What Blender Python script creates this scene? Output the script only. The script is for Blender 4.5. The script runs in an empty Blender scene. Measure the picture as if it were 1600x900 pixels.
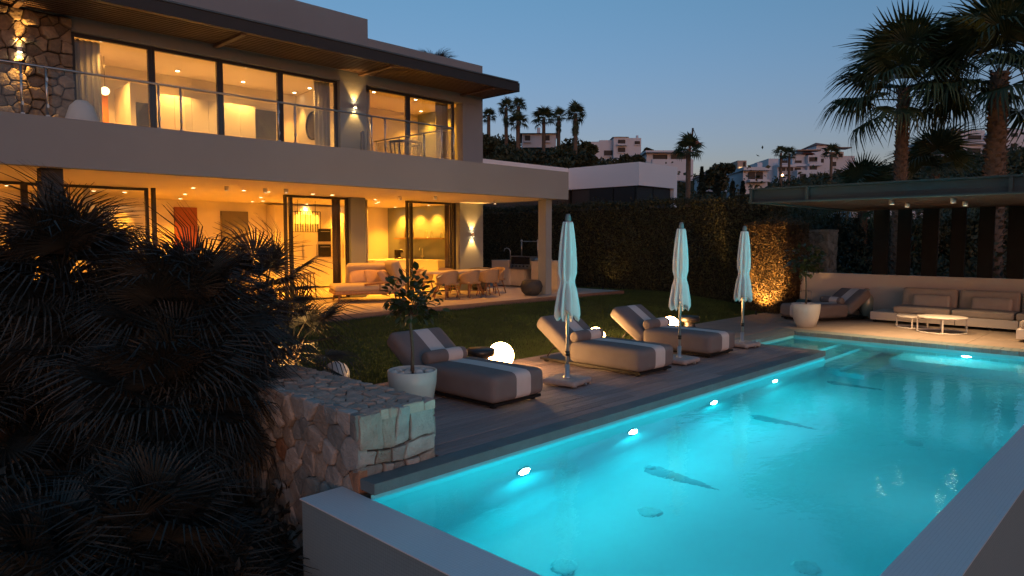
import bpy, math, random
import numpy as np
from mathutils import Vector, Matrix, Euler

random.seed(7)
RNG = np.random.default_rng(7)
R = math.radians
SC = bpy.context.scene
COL = SC.collection

# ------------------------------------------------------------------ camera
cam_data = bpy.data.cameras.new("camera")
cam = bpy.data.objects.new("camera", cam_data)
COL.objects.link(cam)
cam.location = (0.0, 0.0, 2.1)
cam.rotation_euler = (R(90 - 3.911), 0.0, R(44.35 - 90))
cam_data.sensor_width = 36.0
cam_data.lens = 36.0 * 1097.0 / 1600.0
cam_data.clip_start = 0.05
cam_data.clip_end = 6000.0
SC.camera = cam

# ------------------------------------------------------------------ dusk sky
world = bpy.data.worlds.new("World")
SC.world = world
world.use_nodes = True
wn = world.node_tree
wn.nodes.clear()
w_out = wn.nodes.new("ShaderNodeOutputWorld")
w_bg = wn.nodes.new("ShaderNodeBackground")
w_sky = wn.nodes.new("ShaderNodeTexSky")
w_sky.sky_type = 'NISHITA'
w_sky.sun_disc = False
SUN_EL, SUN_AZ = 2.0, 240.0          # degrees; azimuth counted from +X towards +Y
w_sky.sun_elevation = R(SUN_EL)
w_sky.sun_rotation = R(90 - SUN_AZ)
w_sky.altitude = 0
w_sky.air_density = 1.0
w_sky.dust_density = 1.2
w_sky.ozone_density = 3.3
w_bg.inputs[1].default_value = 0.15
# dusk tint: mauve haze low down, clear blue above (the same all round the horizon)
w_tc = wn.nodes.new("ShaderNodeTexCoord")
w_sep = wn.nodes.new("ShaderNodeSeparateXYZ")
w_ramp = wn.nodes.new("ShaderNodeValToRGB")
w_mul = wn.nodes.new("ShaderNodeMix"); w_mul.data_type = 'RGBA'; w_mul.blend_type = 'MULTIPLY'
w_mul.inputs["Factor"].default_value = 1.0
w_ramp.color_ramp.elements[0].position = 0.0; w_ramp.color_ramp.elements[0].color = (1.22, 0.83, 0.92, 1)
w_ramp.color_ramp.elements[1].position = 0.45; w_ramp.color_ramp.elements[1].color = (0.96, 0.98, 0.78, 1)
e_ = w_ramp.color_ramp.elements.new(0.16); e_.color = (1.20, 0.80, 0.78, 1)
wn.links.new(w_tc.outputs["Generated"], w_sep.inputs[0])
wn.links.new(w_sep.outputs[2], w_ramp.inputs[0])
wn.links.new(w_sky.outputs[0], w_mul.inputs["A"]); wn.links.new(w_ramp.outputs[0], w_mul.inputs["B"])
wn.links.new(w_mul.outputs["Result"], w_bg.inputs[0])
wn.links.new(w_bg.outputs[0], w_out.inputs[0])

sun_data = bpy.data.lights.new("sun", 'SUN')
sun_data.energy = 0.02
sun_data.angle = R(30)
sun_data.color = (1.0, 0.72, 0.62)
sun = bpy.data.objects.new("sun", sun_data)
COL.objects.link(sun)
sun.rotation_euler = (R(90 - 2 * SUN_EL), 0, R(SUN_AZ + 90))

SC.view_settings.view_transform = 'Standard'
SC.view_settings.look = 'None'
EXPOSURE = 1.7
SC.view_settings.exposure = EXPOSURE
SC.view_settings.gamma = 1.0
SC.view_settings.use_curve_mapping = False
SC.render.engine = 'CYCLES'
SC.cycles.use_denoising = True
SC.cycles.max_bounces = 8
SC.cycles.diffuse_bounces = 4
SC.cycles.glossy_bounces = 3
SC.cycles.transparent_max_bounces = 16
SC.cycles.sample_clamp_indirect = 4.0
SC.cycles.caustics_reflective = False
SC.cycles.caustics_refractive = True

# ------------------------------------------------------------------ materials
MATS = {}
def mat(name, col, rough=0.6, var=0.12, scale=6.0, bump=0.0, bscale=40.0, metal=0.0, spec=0.5,
        rand=0.0, stretch=None, trans=0.0, emit=None, estr=0.0):
    if name in MATS:
        return MATS[name]
    m = bpy.data.materials.new(name)
    m.use_nodes = True
    nt = m.node_tree
    N, L = nt.nodes, nt.links
    b = N["Principled BSDF"]
    b.inputs["Roughness"].default_value = rough
    b.inputs["Metallic"].default_value = metal
    b.inputs["Specular IOR Level"].default_value = spec
    tc = N.new("ShaderNodeTexCoord")
    src = tc.outputs["Object"]
    if stretch:
        mp = N.new("ShaderNodeMapping")
        mp.inputs["Scale"].default_value = stretch
        L.new(src, mp.inputs[0]); src = mp.outputs[0]
    nz = N.new("ShaderNodeTexNoise")
    nz.inputs["Scale"].default_value = scale
    nz.inputs["Detail"].default_value = 6.0
    L.new(src, nz.inputs["Vector"])
    mx = N.new("ShaderNodeMix"); mx.data_type = 'RGBA'
    c = np.array(col[:3], float)
    mx.inputs["A"].default_value = (*np.clip(c * (1 - 2 * var), 0, 1), 1)
    mx.inputs["B"].default_value = (*np.clip(c * (1 + 2 * var), 0, 1), 1)
    L.new(nz.outputs["Fac"], mx.inputs["Factor"])
    out = mx.outputs["Result"]
    if rand > 0:
        oi = N.new("ShaderNodeObjectInfo")
        mr = N.new("ShaderNodeMapRange")
        mr.inputs["To Min"].default_value = 1 - rand
        mr.inputs["To Max"].default_value = 1 + rand
        L.new(oi.outputs["Random"], mr.inputs["Value"])
        sc = N.new("ShaderNodeVectorMath"); sc.operation = 'SCALE'
        L.new(out, sc.inputs[0]); L.new(mr.outputs[0], sc.inputs["Scale"])
        out = sc.outputs[0]
    L.new(out, b.inputs["Base Color"])
    if bump > 0:
        n2 = N.new("ShaderNodeTexNoise")
        n2.inputs["Scale"].default_value = bscale
        n2.inputs["Detail"].default_value = 5.0
        L.new(src, n2.inputs["Vector"])
        bp = N.new("ShaderNodeBump")
        bp.inputs["Strength"].default_value = bump
        bp.inputs["Distance"].default_value = 0.02
        L.new(n2.outputs["Fac"], bp.inputs["Height"])
        L.new(bp.outputs[0], b.inputs["Normal"])
    if trans > 0:
        b.inputs["Subsurface Weight"].default_value = 0.0
        tr = N.new("ShaderNodeBsdfTranslucent")
        L.new(out, tr.inputs["Color"])
        ms = N.new("ShaderNodeMixShader"); ms.inputs[0].default_value = trans
        L.new(b.outputs[0], ms.inputs[1]); L.new(tr.outputs[0], ms.inputs[2])
        L.new(ms.outputs[0], N["Material Output"].inputs[0])
    if emit is not None:
        b.inputs["Emission Color"].default_value = (*emit, 1)
        b.inputs["Emission Strength"].default_value = estr
    MATS[name] = m
    return m

LAMPS = 2.0 ** -EXPOSURE     # the camera is exposed for dusk; lamp strengths below are written for exposure 0
def emission(name, col, strength):
    strength = strength * LAMPS
    if name in MATS:
        return MATS[name]
    m = bpy.data.materials.new(name); m.use_nodes = True
    N, L = m.node_tree.nodes, m.node_tree.links
    N.clear()
    e = N.new("ShaderNodeEmission")
    e.inputs[0].default_value = (*col, 1); e.inputs[1].default_value = strength
    o = N.new("ShaderNodeOutputMaterial"); L.new(e.outputs[0], o.inputs[0])
    MATS[name] = m
    return m

def thin_glass(name, tint=(0.9, 0.95, 0.95), rough=0.0, boost=1.0):
    """Single-sheet glass: clear transmission with a Fresnel mirror on top."""
    if name in MATS:
        return MATS[name]
    m = bpy.data.materials.new(name); m.use_nodes = True
    N, L = m.node_tree.nodes, m.node_tree.links
    N.clear()
    t = N.new("ShaderNodeBsdfTransparent"); t.inputs[0].default_value = (*tint, 1)
    g = N.new("ShaderNodeBsdfGlossy"); g.inputs["Roughness"].default_value = rough
    fr = N.new("ShaderNodeFresnel"); fr.inputs[0].default_value = 1.45
    mu = N.new("ShaderNodeMath"); mu.operation = 'MULTIPLY'; mu.inputs[1].default_value = boost
    mu.use_clamp = True
    L.new(fr.outputs[0], mu.inputs[0])
    ms = N.new("ShaderNodeMixShader")
    L.new(mu.outputs[0], ms.inputs[0]); L.new(t.outputs[0], ms.inputs[1]); L.new(g.outputs[0], ms.inputs[2])
    o = N.new("ShaderNodeOutputMaterial"); L.new(ms.outputs[0], o.inputs[0])
    MATS[name] = m
    return m

# ------------------------------------------------------------------ mesh builder
class MB:
    def __init__(self):
        self.v = []; self.f = []; self.s = []
    def add(self, vs, fs, smooth=False):
        o = len(self.v)
        self.v.extend([tuple(map(float, p)) for p in vs])
        self.f.extend([tuple(i + o for i in f) for f in fs])
        self.s.extend([smooth] * len(fs))
        return self
    def box(self, x0, x1, y0, y1, z0, z1, b=0.0):
        if b <= 0:
            vs = [(x, y, z) for z in (z0, z1) for y in (y0, y1) for x in (x0, x1)]
            fs = [(0, 2, 3, 1), (4, 5, 7, 6), (0, 1, 5, 4), (1, 3, 7, 5), (3, 2, 6, 7), (2, 0, 4, 6)]
            return self.add(vs, fs)
        # chamfered upper edges
        vs = [(x0, y0, z0), (x1, y0, z0), (x1, y1, z0), (x0, y1, z0),
              (x0, y0, z1 - b), (x1, y0, z1 - b), (x1, y1, z1 - b), (x0, y1, z1 - b),
              (x0 + b, y0 + b, z1), (x1 - b, y0 + b, z1), (x1 - b, y1 - b, z1), (x0 + b, y1 - b, z1)]
        fs = [(3, 2, 1, 0), (8, 9, 10, 11)]
        for i in range(4):
            j = (i + 1) % 4
            fs += [(i, j, j + 4, i + 4), (i + 4, j + 4, j + 8, i + 8)]
        return self.add(vs, fs)
    def xbox(self, M, hx, hy, hz):
        """box of half sizes hx,hy,hz under matrix M"""
        vs = [M @ Vector((x, y, z)) for z in (-hz, hz) for y in (-hy, hy) for x in (-hx, hx)]
        fs = [(0, 2, 3, 1), (4, 5, 7, 6), (0, 1, 5, 4), (1, 3, 7, 5), (3, 2, 6, 7), (2, 0, 4, 6)]
        return self.add(vs, fs)
    def tube(self, path, radii, n=8, caps=True, smooth=True):
        path = [Vector(p) for p in path]
        if not hasattr(radii, "__len__"):
            radii = [radii] * len(path)
        vs, fs = [], []
        ref = None
        for i, p in enumerate(path):
            d = (path[min(i + 1, len(path) - 1)] - path[max(i - 1, 0)]).normalized()
            if ref is None:
                ref = Vector((0, 0, 1)) if abs(d.z) < 0.9 else Vector((1, 0, 0))
            a = d.cross(ref).normalized(); b = a.cross(d).normalized()
            ref = b
            for k in range(n):
                t = 2 * math.pi * k / n
                vs.append(p + (a * math.cos(t) + b * math.sin(t)) * radii[i])
        for i in range(len(path) - 1):
            for k in range(n):
                k2 = (k + 1) % n
                fs.append((i * n + k, i * n + k2, (i + 1) * n + k2, (i + 1) * n + k))
        self.add(vs, fs, smooth)
        if caps:
            o = len(self.v) - len(vs)
            self.f.append(tuple(o + k for k in range(n))[::-1]); self.s.append(False)
            self.f.append(tuple(o + (len(path) - 1) * n + k for k in range(n))); self.s.append(False)
        return self
    def lathe(self, prof, c=(0, 0, 0), n=24, smooth=True, wob=None):
        vs, fs = [], []
        for i, (r, z) in enumerate(prof):
            for k in range(n):
                t = 2 * math.pi * k / n
                rr = r if wob is None else wob(r, z, t)
                vs.append((c[0] + rr * math.cos(t), c[1] + rr * math.sin(t), c[2] + z))
        for i in range(len(prof) - 1):
            for k in range(n):
                k2 = (k + 1) % n
                fs.append((i * n + k, i * n + k2, (i + 1) * n + k2, (i + 1) * n + k))
        return self.add(vs, fs, smooth)
    def disc(self, c, r, n=20, up=True):
        vs = [(c[0] + r * math.cos(2 * math.pi * k / n), c[1] + r * math.sin(2 * math.pi * k / n), c[2]) for k in range(n)]
        f = tuple(range(n))
        return self.add(vs, [f if up else f[::-1]])
    def sphere(self, c, r, n=20, m=12, sq=(1, 1, 1)):
        prof = [(r * math.sin(math.pi * i / m) + 1e-5, -r * math.cos(math.pi * i / m)) for i in range(m + 1)]
        o = len(self.v)
        self.lathe(prof, (0, 0, 0), n)
        for i in range(o, len(self.v)):
            x, y, z = self.v[i]
            self.v[i] = (c[0] + x * sq[0], c[1] + y * sq[1], c[2] + z * sq[2])
        return self
    def cushion(self, M, hx, hy, hz, r=0.06, puff=0.0, n=5):
        """rounded box, optionally puffed up on its broad faces"""
        lin = sorted(set([-1.0, 1.0] + [s * (1 - t) for s in (-1, 1) for t in (0.0, 0.04, 0.12, 0.25)] + list(np.linspace(-0.6, 0.6, n))))
        h = Vector((hx, hy, hz))
        idx = {}; vs = []; fs = []
        def vid(p):
            key = tuple(round(q, 5) for q in p)
            if key not in idx:
                q = Vector((p[0] * hx, p[1] * hy, p[2] * hz))
                core = Vector([max(-(h[i] - r), min(h[i] - r, q[i])) for i in range(3)])
                d = q - core
                if d.length > 1e-9:
                    q = core + d.normalized() * r
                if puff:
                    q.z += puff * (p[2]) * (1 - p[0] ** 2) * (1 - p[1] ** 2)
                idx[key] = len(vs); vs.append(M @ q)
            return idx[key]
        for ax in range(3):
            a, b = (ax + 1) % 3, (ax + 2) % 3
            for s in (-1, 1):
                for i in range(len(lin) - 1):
                    for j in range(len(lin) - 1):
                        quad = []
                        for (u, w) in ((i, j), (i + 1, j), (i + 1, j + 1), (i, j + 1)):
                            p = [0, 0, 0]; p[ax] = s; p[a] = lin[u]; p[b] = lin[w]
                            quad.append(vid(p))
                        fs.append(tuple(quad) if s > 0 else tuple(quad[::-1]))
        return self.add(vs, fs, True)
    def build(self, name, m, parent=None, loc=None):
        me = bpy.data.meshes.new(name)
        me.from_pydata(self.v, [], self.f)
        me.polygons.foreach_set("use_smooth", self.s)
        me.update()
        return obj(name, me, m, parent, loc)

def obj(name, me, m=None, parent=None, loc=None):
    o = bpy.data.objects.new(name, me)
    COL.objects.link(o)
    if m is not None and me is not None and len(me.materials) == 0:
        me.materials.append(m)
    if parent is not None:
        o.parent = parent
    if loc is not None:
        o.location = loc
    return o

def tag(o, label=None, cat=None, group=None, kind=None):
    if label: o["label"] = label
    if cat: o["category"] = cat
    if group: o["group"] = group
    if kind: o["kind"] = kind
    return o

def thing(name, label, cat, loc=(0, 0, 0), rz=0.0, group=None):
    o = bpy.data.objects.new(name, None)
    COL.objects.link(o)
    o.empty_display_size = 0.2
    o.location = loc; o.rotation_euler = (0, 0, rz)
    return tag(o, label, cat, group)

def copy_tree(o, parent=None):
    c = o.copy(); COL.objects.link(c); c.parent = parent
    for ch in o.children:
        copy_tree(ch, c)
    return c

def place_copy(src, label, loc, rz=0.0, scale=None, group=None):
    c = copy_tree(src)
    c.location = loc; c.rotation_euler = (0, 0, rz)
    if scale is not None: c.scale = (scale,) * 3 if not hasattr(scale, "__len__") else scale
    c["label"] = label
    if group: c["group"] = group
    return c

def quads_mesh(name, V, Q):
    """fast mesh from numpy arrays: V (n,3), Q (m,4)"""
    me = bpy.data.meshes.new(name)
    V = np.asarray(V, np.float32); Q = np.asarray(Q, np.int32)
    me.vertices.add(len(V)); me.vertices.foreach_set("co", V.ravel())
    me.loops.add(Q.size); me.loops.foreach_set("vertex_index", Q.ravel())
    me.polygons.add(len(Q))
    me.polygons.foreach_set("loop_start", np.arange(0, Q.size, 4, dtype=np.int32))
    me.polygons.foreach_set("loop_total", np.full(len(Q), 4, np.int32))
    me.update(); me.validate()
    return me

def leaves(P, size, ratio=0.55, up=0.3, rng=RNG, jitter=0.4, normals=None):
    """diamond leaves at points P; returns V,Q"""
    n = len(P)
    d = rng.normal(size=(n, 3))
    if normals is not None:
        d = d * 0.8 + normals
    d[:, 2] += up
    d /= np.linalg.norm(d, axis=1)[:, None] + 1e-9
    t = rng.normal(size=(n, 3)); t -= d * (t * d).sum(1)[:, None]
    t /= np.linalg.norm(t, axis=1)[:, None] + 1e-9
    b = np.cross(d, t)
    s = size * (1 + jitter * rng.uniform(-1, 1, n))[:, None]
    V = np.empty((n, 4, 3))
    V[:, 0] = P - t * s
    V[:, 1] = P + b * s * ratio + d * s * 0.15
    V[:, 2] = P + t * s
    V[:, 3] = P - b * s * ratio + d * s * 0.15
    Q = np.arange(n * 4).reshape(n, 4)
    return V.reshape(-1, 3), Q

def lamp(name, kind, loc, energy, col, parent=None, size=0.1, spot=None, blend=0.6, direction=None):
    d = bpy.data.lights.new(name, kind)
    d.energy = energy * LAMPS; d.color = col
    if kind == 'SPOT':
        d.spot_size = R(spot or 70); d.spot_blend = blend; d.shadow_soft_size = size
    elif kind == 'POINT':
        d.shadow_soft_size = size
    elif kind == 'AREA':
        d.size = size
    o = bpy.data.objects.new(name, d); COL.objects.link(o)
    o.location = loc
    if direction is not None:
        o.rotation_euler = Vector(direction).to_track_quat('-Z', 'Y').to_euler()
    if parent is not None:
        o.parent = parent
    return o

ID = Matrix.Identity(4)
def T(x, y, z): return Matrix.Translation((x, y, z))
def RX(a): return Matrix.Rotation(a, 4, 'X')
def RY(a): return Matrix.Rotation(a, 4, 'Y')
def RZ(a): return Matrix.Rotation(a, 4, 'Z')

# position of something seen at a bearing (in degrees right of the view axis), at a distance, at a height
def bearing(px, depth):
    r = (px - 800.0) / 1097.0 * depth
    return depth * 0.715 + r * 0.699, depth * 0.699 - r * 0.715
def height(py, depth):
    return 2.1 + (375.0 - py) / 1100.0 * depth
# ================================================================== SETTING
def smooth(t): 
    t = np.clip(t, 0, 1); return t * t * (3 - 2 * t)

SKY_U = np.array([-6000, -1500, -400, 300, 700, 760, 860, 900, 1010, 1130, 1200, 1340, 1480, 1620, 2000, 3500, 6000.])
SKY_Y = np.array([330, 300, 240, 225, 226, 222, 226, 236, 252, 292, 288, 270, 262, 250, 225, 250, 330.])
def hill(x, y):
    """height of the land beyond the plot"""
    fw = x * 0.715 + y * 0.699
    rt = x * 0.699 - y * 0.715
    d = np.hypot(x, y)
    u = np.where(fw > 5, 800 + 1097 * rt / np.maximum(fw, 5), np.where(rt > 0, 6000, -6000))
    ys = np.interp(u, SKY_U, SKY_Y)
    zt = np.maximum(0, (375 - ys) / 1100.0) * 230
    z = -0.12 + zt * np.clip((d - 42) / 190.0, 0, 1) ** 1.15
    z = np.where(d > 232, z + (d - 232) * 0.02, z)
    z = np.where(d > 700, z - (d - 700) * 0.03, z)
    # the plot itself lies on fill; the land in front of the pool falls away
    inside = smooth((24.0 - x) / 3.0) * smooth((27.0 - y) / 3.0)
    return z * (1 - inside) + inside * (-2.7)

rs = np.concatenate([np.linspace(0, 60, 41), np.geomspace(64, 3000, 50)])
na = 180
V = []
for r_ in rs:
    a_ = np.linspace(0, 2 * np.pi, na, endpoint=False)
    x_, y_ = r_ * np.cos(a_), r_ * np.sin(a_)
    z_ = hill(x_, y_)
    V.append(np.stack([x_, y_, z_], 1))
V = np.concatenate(V)
Q = []
for i in range(len(rs) - 1):
    for k in range(na):
        k2 = (k + 1) % na
        Q.append((i * na + k, (i + 1) * na + k, (i + 1) * na + k2, i * na + k2))
M_EARTH = mat("dry_earth", (0.05, 0.055, 0.028), 0.95, 0.3, 0.2, 0.4, 3.0)
tag(obj("ground", quads_mesh("ground", V, Q), M_EARTH), kind="structure")

def grid_sheet(name, x0, x1, y0, y1, nx, ny, zf, m, kind="structure", skirt=None):
    xs = np.linspace(x0, x1, nx + 1); ys = np.linspace(y0, y1, ny + 1)
    Xg, Yg = np.meshgrid(xs, ys, indexing='ij')
    Z = zf(Xg, Yg)
    V = np.stack([Xg, Yg, Z], -1).reshape(-1, 3)
    Q = []
    for i in range(nx):
        for j in range(ny):
            a = i * (ny + 1) + j
            Q.append((a, a + ny + 1, a + ny + 2, a + 1))
    o = obj(name, quads_mesh(name, V, Q), m)
    return tag(o, kind=kind)

# planted slope to the left of the stone wall
M_SOIL = mat("bed_soil", (0.035, 0.027, 0.02), 0.95, 0.3, 3, 0.6, 20)
def slope_z(x, y):
    return -2.65 + 2.75 * smooth((y - 4.6) / 7.5) + 0.06 * np.sin(x * 3.1) * np.sin(y * 2.3)
grid_sheet("planted_slope", -14, 3.42, -2, 13.3, 60, 50, slope_z, M_SOIL)

# lawn, rising gently from the deck to the house terrace
def lawn_z(x, y):
    return -0.035 + 0.36 * smooth((y - 8.6) / 4.6) + 0.012 * np.sin(x * 1.7 + y) * np.sin(y * 1.3)
M_TURF = mat("turf", (0.030, 0.045, 0.010), 0.95, 0.35, 5, 0.5, 60)
grid_sheet("lawn", 3.6, 24.0, 7.4, 26.0, 80, 80, lawn_z, M_TURF)
# grass blades
n = 110000
gx = RNG.uniform(4.6, 20.6, n); gy = 8.56 + (13.4 - 8.56) * RNG.uniform(0, 1, n) ** 1.25
extra = 26000
gx = np.concatenate([gx, RNG.uniform(16.2, 20.6, extra)]); gy = np.concatenate([gy, RNG.uniform(9.0, 16.5, extra)])
ok = ~((gx < 17.4) & (gy > 13.38)) & ~((gx > 13.5) & (gy < 8.95))
gx, gy = gx[ok], gy[ok]; n = len(gx)
gz = lawn_z(gx, gy)
a = RNG.uniform(0, 2 * np.pi, n); hgt = RNG.uniform(0.03, 0.06, n)
dx, dy = np.cos(a) * 0.006, np.sin(a) * 0.006
lx, ly = RNG.normal(0, 0.016, n), RNG.normal(0, 0.016, n)
V = np.empty((n, 4, 3))
V[:, 0] = np.stack([gx - dx, gy - dy, gz - 0.01], 1); V[:, 1] = np.stack([gx + dx, gy + dy, gz - 0.01], 1)
V[:, 2] = np.stack([gx + lx + dx * .3, gy + ly + dy * .3, gz + hgt], 1); V[:, 3] = np.stack([gx + lx - dx * .3, gy + ly - dy * .3, gz + hgt], 1)
M_GRASS = mat("grass_blade", (0.052, 0.085, 0.016), 0.7, 0.35, 1.2, trans=0.25)
tag(obj("lawn_grass", quads_mesh("lawn_grass", V.reshape(-1, 3), np.arange(n * 4).reshape(n, 4)), M_GRASS),
    "short dark green grass of the lawn between deck and house", "grass", kind="stuff")

# ------------------------------------------------------------------ pool
PX0, PX1, PY0, PY1 = 3.38, 16.1, 1.42, 5.0      # main basin
AX0, AY1 = 13.62, 6.62                          # shallow bay behind the end of the deck
WZ = -0.14                                      # water level
PFLOOR = -1.75

def tile_mat(name, ca, cb, cm, size, rough=0.3):
    m = bpy.data.materials.new(name); m.use_nodes = True
    N, L = m.node_tree.nodes, m.node_tree.links
    b = N["Principled BSDF"]; b.inputs["Roughness"].default_value = rough
    geo = N.new("ShaderNodeNewGeometry")
    sx = N.new("ShaderNodeSeparateXYZ"); L.new(geo.outputs["Position"], sx.inputs[0])
    # a chequer grid that works on every axis-aligned face: product of three line masks
    def line(sock):
        mu = N.new("ShaderNodeMath"); mu.operation = 'MULTIPLY'; mu.inputs[1].default_value = 1.0 / size
        L.new(sock, mu.inputs[0])
        ad = N.new("ShaderNodeMath"); ad.operation = 'ADD'; ad.inputs[1].default_value = 0.37; L.new(mu.outputs[0], ad.inputs[0])
        fr = N.new("ShaderNodeMath"); fr.operation = 'FRACT'; L.new(ad.outputs[0], fr.inputs[0])
        gt = N.new("ShaderNodeMath"); gt.operation = 'GREATER_THAN'; gt.inputs[1].default_value = 0.1
        L.new(fr.outputs[0], gt.inputs[0]); return gt.outputs[0]
    nm = N.new("ShaderNodeSeparateXYZ"); L.new(geo.outputs["True Normal"], nm.inputs[0])
    masks = []
    for i in range(3):
        ab = N.new("ShaderNodeMath"); ab.operation = 'ABSOLUTE'; L.new(nm.outputs[i], ab.inputs[0])
        mm = N.new("ShaderNodeMath"); mm.operation = 'MAXIMUM'
        L.new(line(sx.outputs[i]), mm.inputs[0]); L.new(ab.outputs[0], mm.inputs[1]); masks.append(mm.outputs[0])
    p1 = N.new("ShaderNodeMath"); p1.operation = 'MULTIPLY'; L.new(masks[0], p1.inputs[0]); L.new(masks[1], p1.inputs[1])
    p2 = N.new("ShaderNodeMath"); p2.operation = 'MULTIPLY'; L.new(p1.outputs[0], p2.inputs[0]); L.new(masks[2], p2.inputs[1])
    nz = N.new("ShaderNodeTexNoise"); nz.inputs["Scale"].default_value = 1.0 / size * 0.9; nz.inputs["Detail"].default_value = 2
    L.new(geo.outputs["Position"], nz.inputs["Vector"])
    nz2 = N.new("ShaderNodeTexNoise"); nz2.inputs["Scale"].default_value = 1.3; nz2.inputs["Detail"].default_value = 4
    L.new(geo.outputs["Position"], nz2.inputs["Vector"])
    av = N.new("ShaderNodeMath"); av.operation = 'ADD'; L.new(nz.outputs["Fac"], av.inputs[0]); L.new(nz2.outputs["Fac"], av.inputs[1])
    hv = N.new("ShaderNodeMath"); hv.operation = 'MULTIPLY'; hv.inputs[1].default_value = 0.5; L.new(av.outputs[0], hv.inputs[0])
    mx = N.new("ShaderNodeMix"); mx.data_type = 'RGBA'
    mx.inputs["A"].default_value = (*ca, 1); mx.inputs["B"].default_value = (*cb, 1); L.new(hv.outputs[0], mx.inputs["Factor"])
    m2 = N.new("ShaderNodeMix"); m2.data_type = 'RGBA'
    m2.inputs["A"].default_value = (*cm, 1); L.new(mx.outputs["Result"], m2.inputs["B"]); L.new(p2.outputs[0], m2.inputs["Factor"])
    L.new(m2.outputs["Result"], b.inputs["Base Color"])
    bp = N.new("ShaderNodeBump"); bp.inputs["Strength"].default_value = 0.3; bp.inputs["Distance"].default_value = 0.003
    L.new(p2.outputs[0], bp.inputs["Height"]); L.new(bp.outputs[0], b.inputs["Normal"])
    MATS[name] = m
    return m

M_SHELL = mat("pool_plaster", (0.17, 0.60, 0.67), 0.6, 0.05, 0.7)
M_MOSAIC = tile_mat("rim_mosaic", (0.66, 0.68, 0.70), (0.78, 0.80, 0.82), (0.60, 0.62, 0.64), 0.028)
M_WALLTILE = tile_mat("outer_wall_tile", (0.17, 0.25, 0.28), (0.24, 0.32, 0.35), (0.14, 0.20, 0.22), 0.028, 0.5)

b = MB()
def q4(p, *pts): p.add(pts, [(0, 1, 2, 3)])
# floor and inner walls, one shell
CR = 0.40                                       # coved junction of deck-side wall and floor
q4(b, (PX0, PY0, PFLOOR), (15.1, PY0, PFLOOR), (15.1, PY1 - CR, PFLOOR), (PX0, PY1 - CR, PFLOOR))
cv = [(PY1 - CR + CR * math.sin(a_), PFLOOR + CR - CR * math.cos(a_)) for a_ in np.linspace(0, math.pi / 2, 13)] + [(PY1, WZ + .045)]
b.add([(x_, y_, z_) for (y_, z_) in cv for x_ in (PX0, AX0)], [(2 * i, 2 * i + 1, 2 * i + 3, 2 * i + 2) for i in range(len(cv) - 1)], True)
q4(b, (PX0, PY0, PFLOOR), (PX0, PY1, PFLOOR), (PX0, PY1, WZ - .004), (PX0, PY0, WZ - .004))      # near wall
q4(b, (PX1, PY0, PFLOOR), (PX0, PY0, PFLOOR), (PX0, PY0, WZ - .004), (PX1, PY0, WZ - .004))      # right wall
b.box(15.1, PX1, PY0, 4.3, PFLOOR, -0.78)                                                         # far bench
q4(b, (PX1, PY0, PFLOOR), (PX1, AY1, PFLOOR), (PX1, AY1, WZ + .045), (PX1, PY0, WZ + .045))          # far wall
b.box(AX0, PX1, 5.55, AY1, PFLOOR, -0.34)                                                          # shallow bay
b.box(AX0, PX1, 5.12, 5.55, PFLOOR, -0.68)
b.box(AX0, PX1, 4.70, 5.12, PFLOOR, -1.02)
b.box(AX0, PX1, 4.28, 4.70, PFLOOR, -1.36)
q4(b, (AX0, AY1, -.3), (PX1, AY1, -.3), (PX1, AY1, WZ + .045), (AX0, AY1, WZ + .045))
q4(b, (AX0, PY1, PFLOOR), (AX0, AY1, PFLOOR), (AX0, AY1, WZ + .045), (AX0, PY1, WZ + .045))
pool = tag(b.build("pool_basin", M_SHELL), kind="structure")
# raised outer walls with the overflow rim
b = MB(); b.box(2.97, PX0 - .002, 1.04, 5.44, -3.4, WZ)
near_wall = b.build("pool_near_wall", M_WALLTILE); tag(near_wall, kind="structure")
b = MB(); b.box(PX0 - .002, 19.0, 1.04, PY0 - .002, -3.4, WZ - .0015)
tag(b.build("pool_side_wall", M_WALLTILE), kind="structure")
b = MB(); b.box(2.955, PX0 - .002, 1.025, 5.455, WZ + .002, WZ + .012)
tag(b.build("overflow_rim_near", M_MOSAIC), kind="structure")
b = MB(); b.box(PX0 - .0015, 19.0, 1.025, PY0 - .002, WZ + .0025, WZ + .0125)
tag(b.build("overflow_rim_side", M_MOSAIC), kind="structure")

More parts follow.
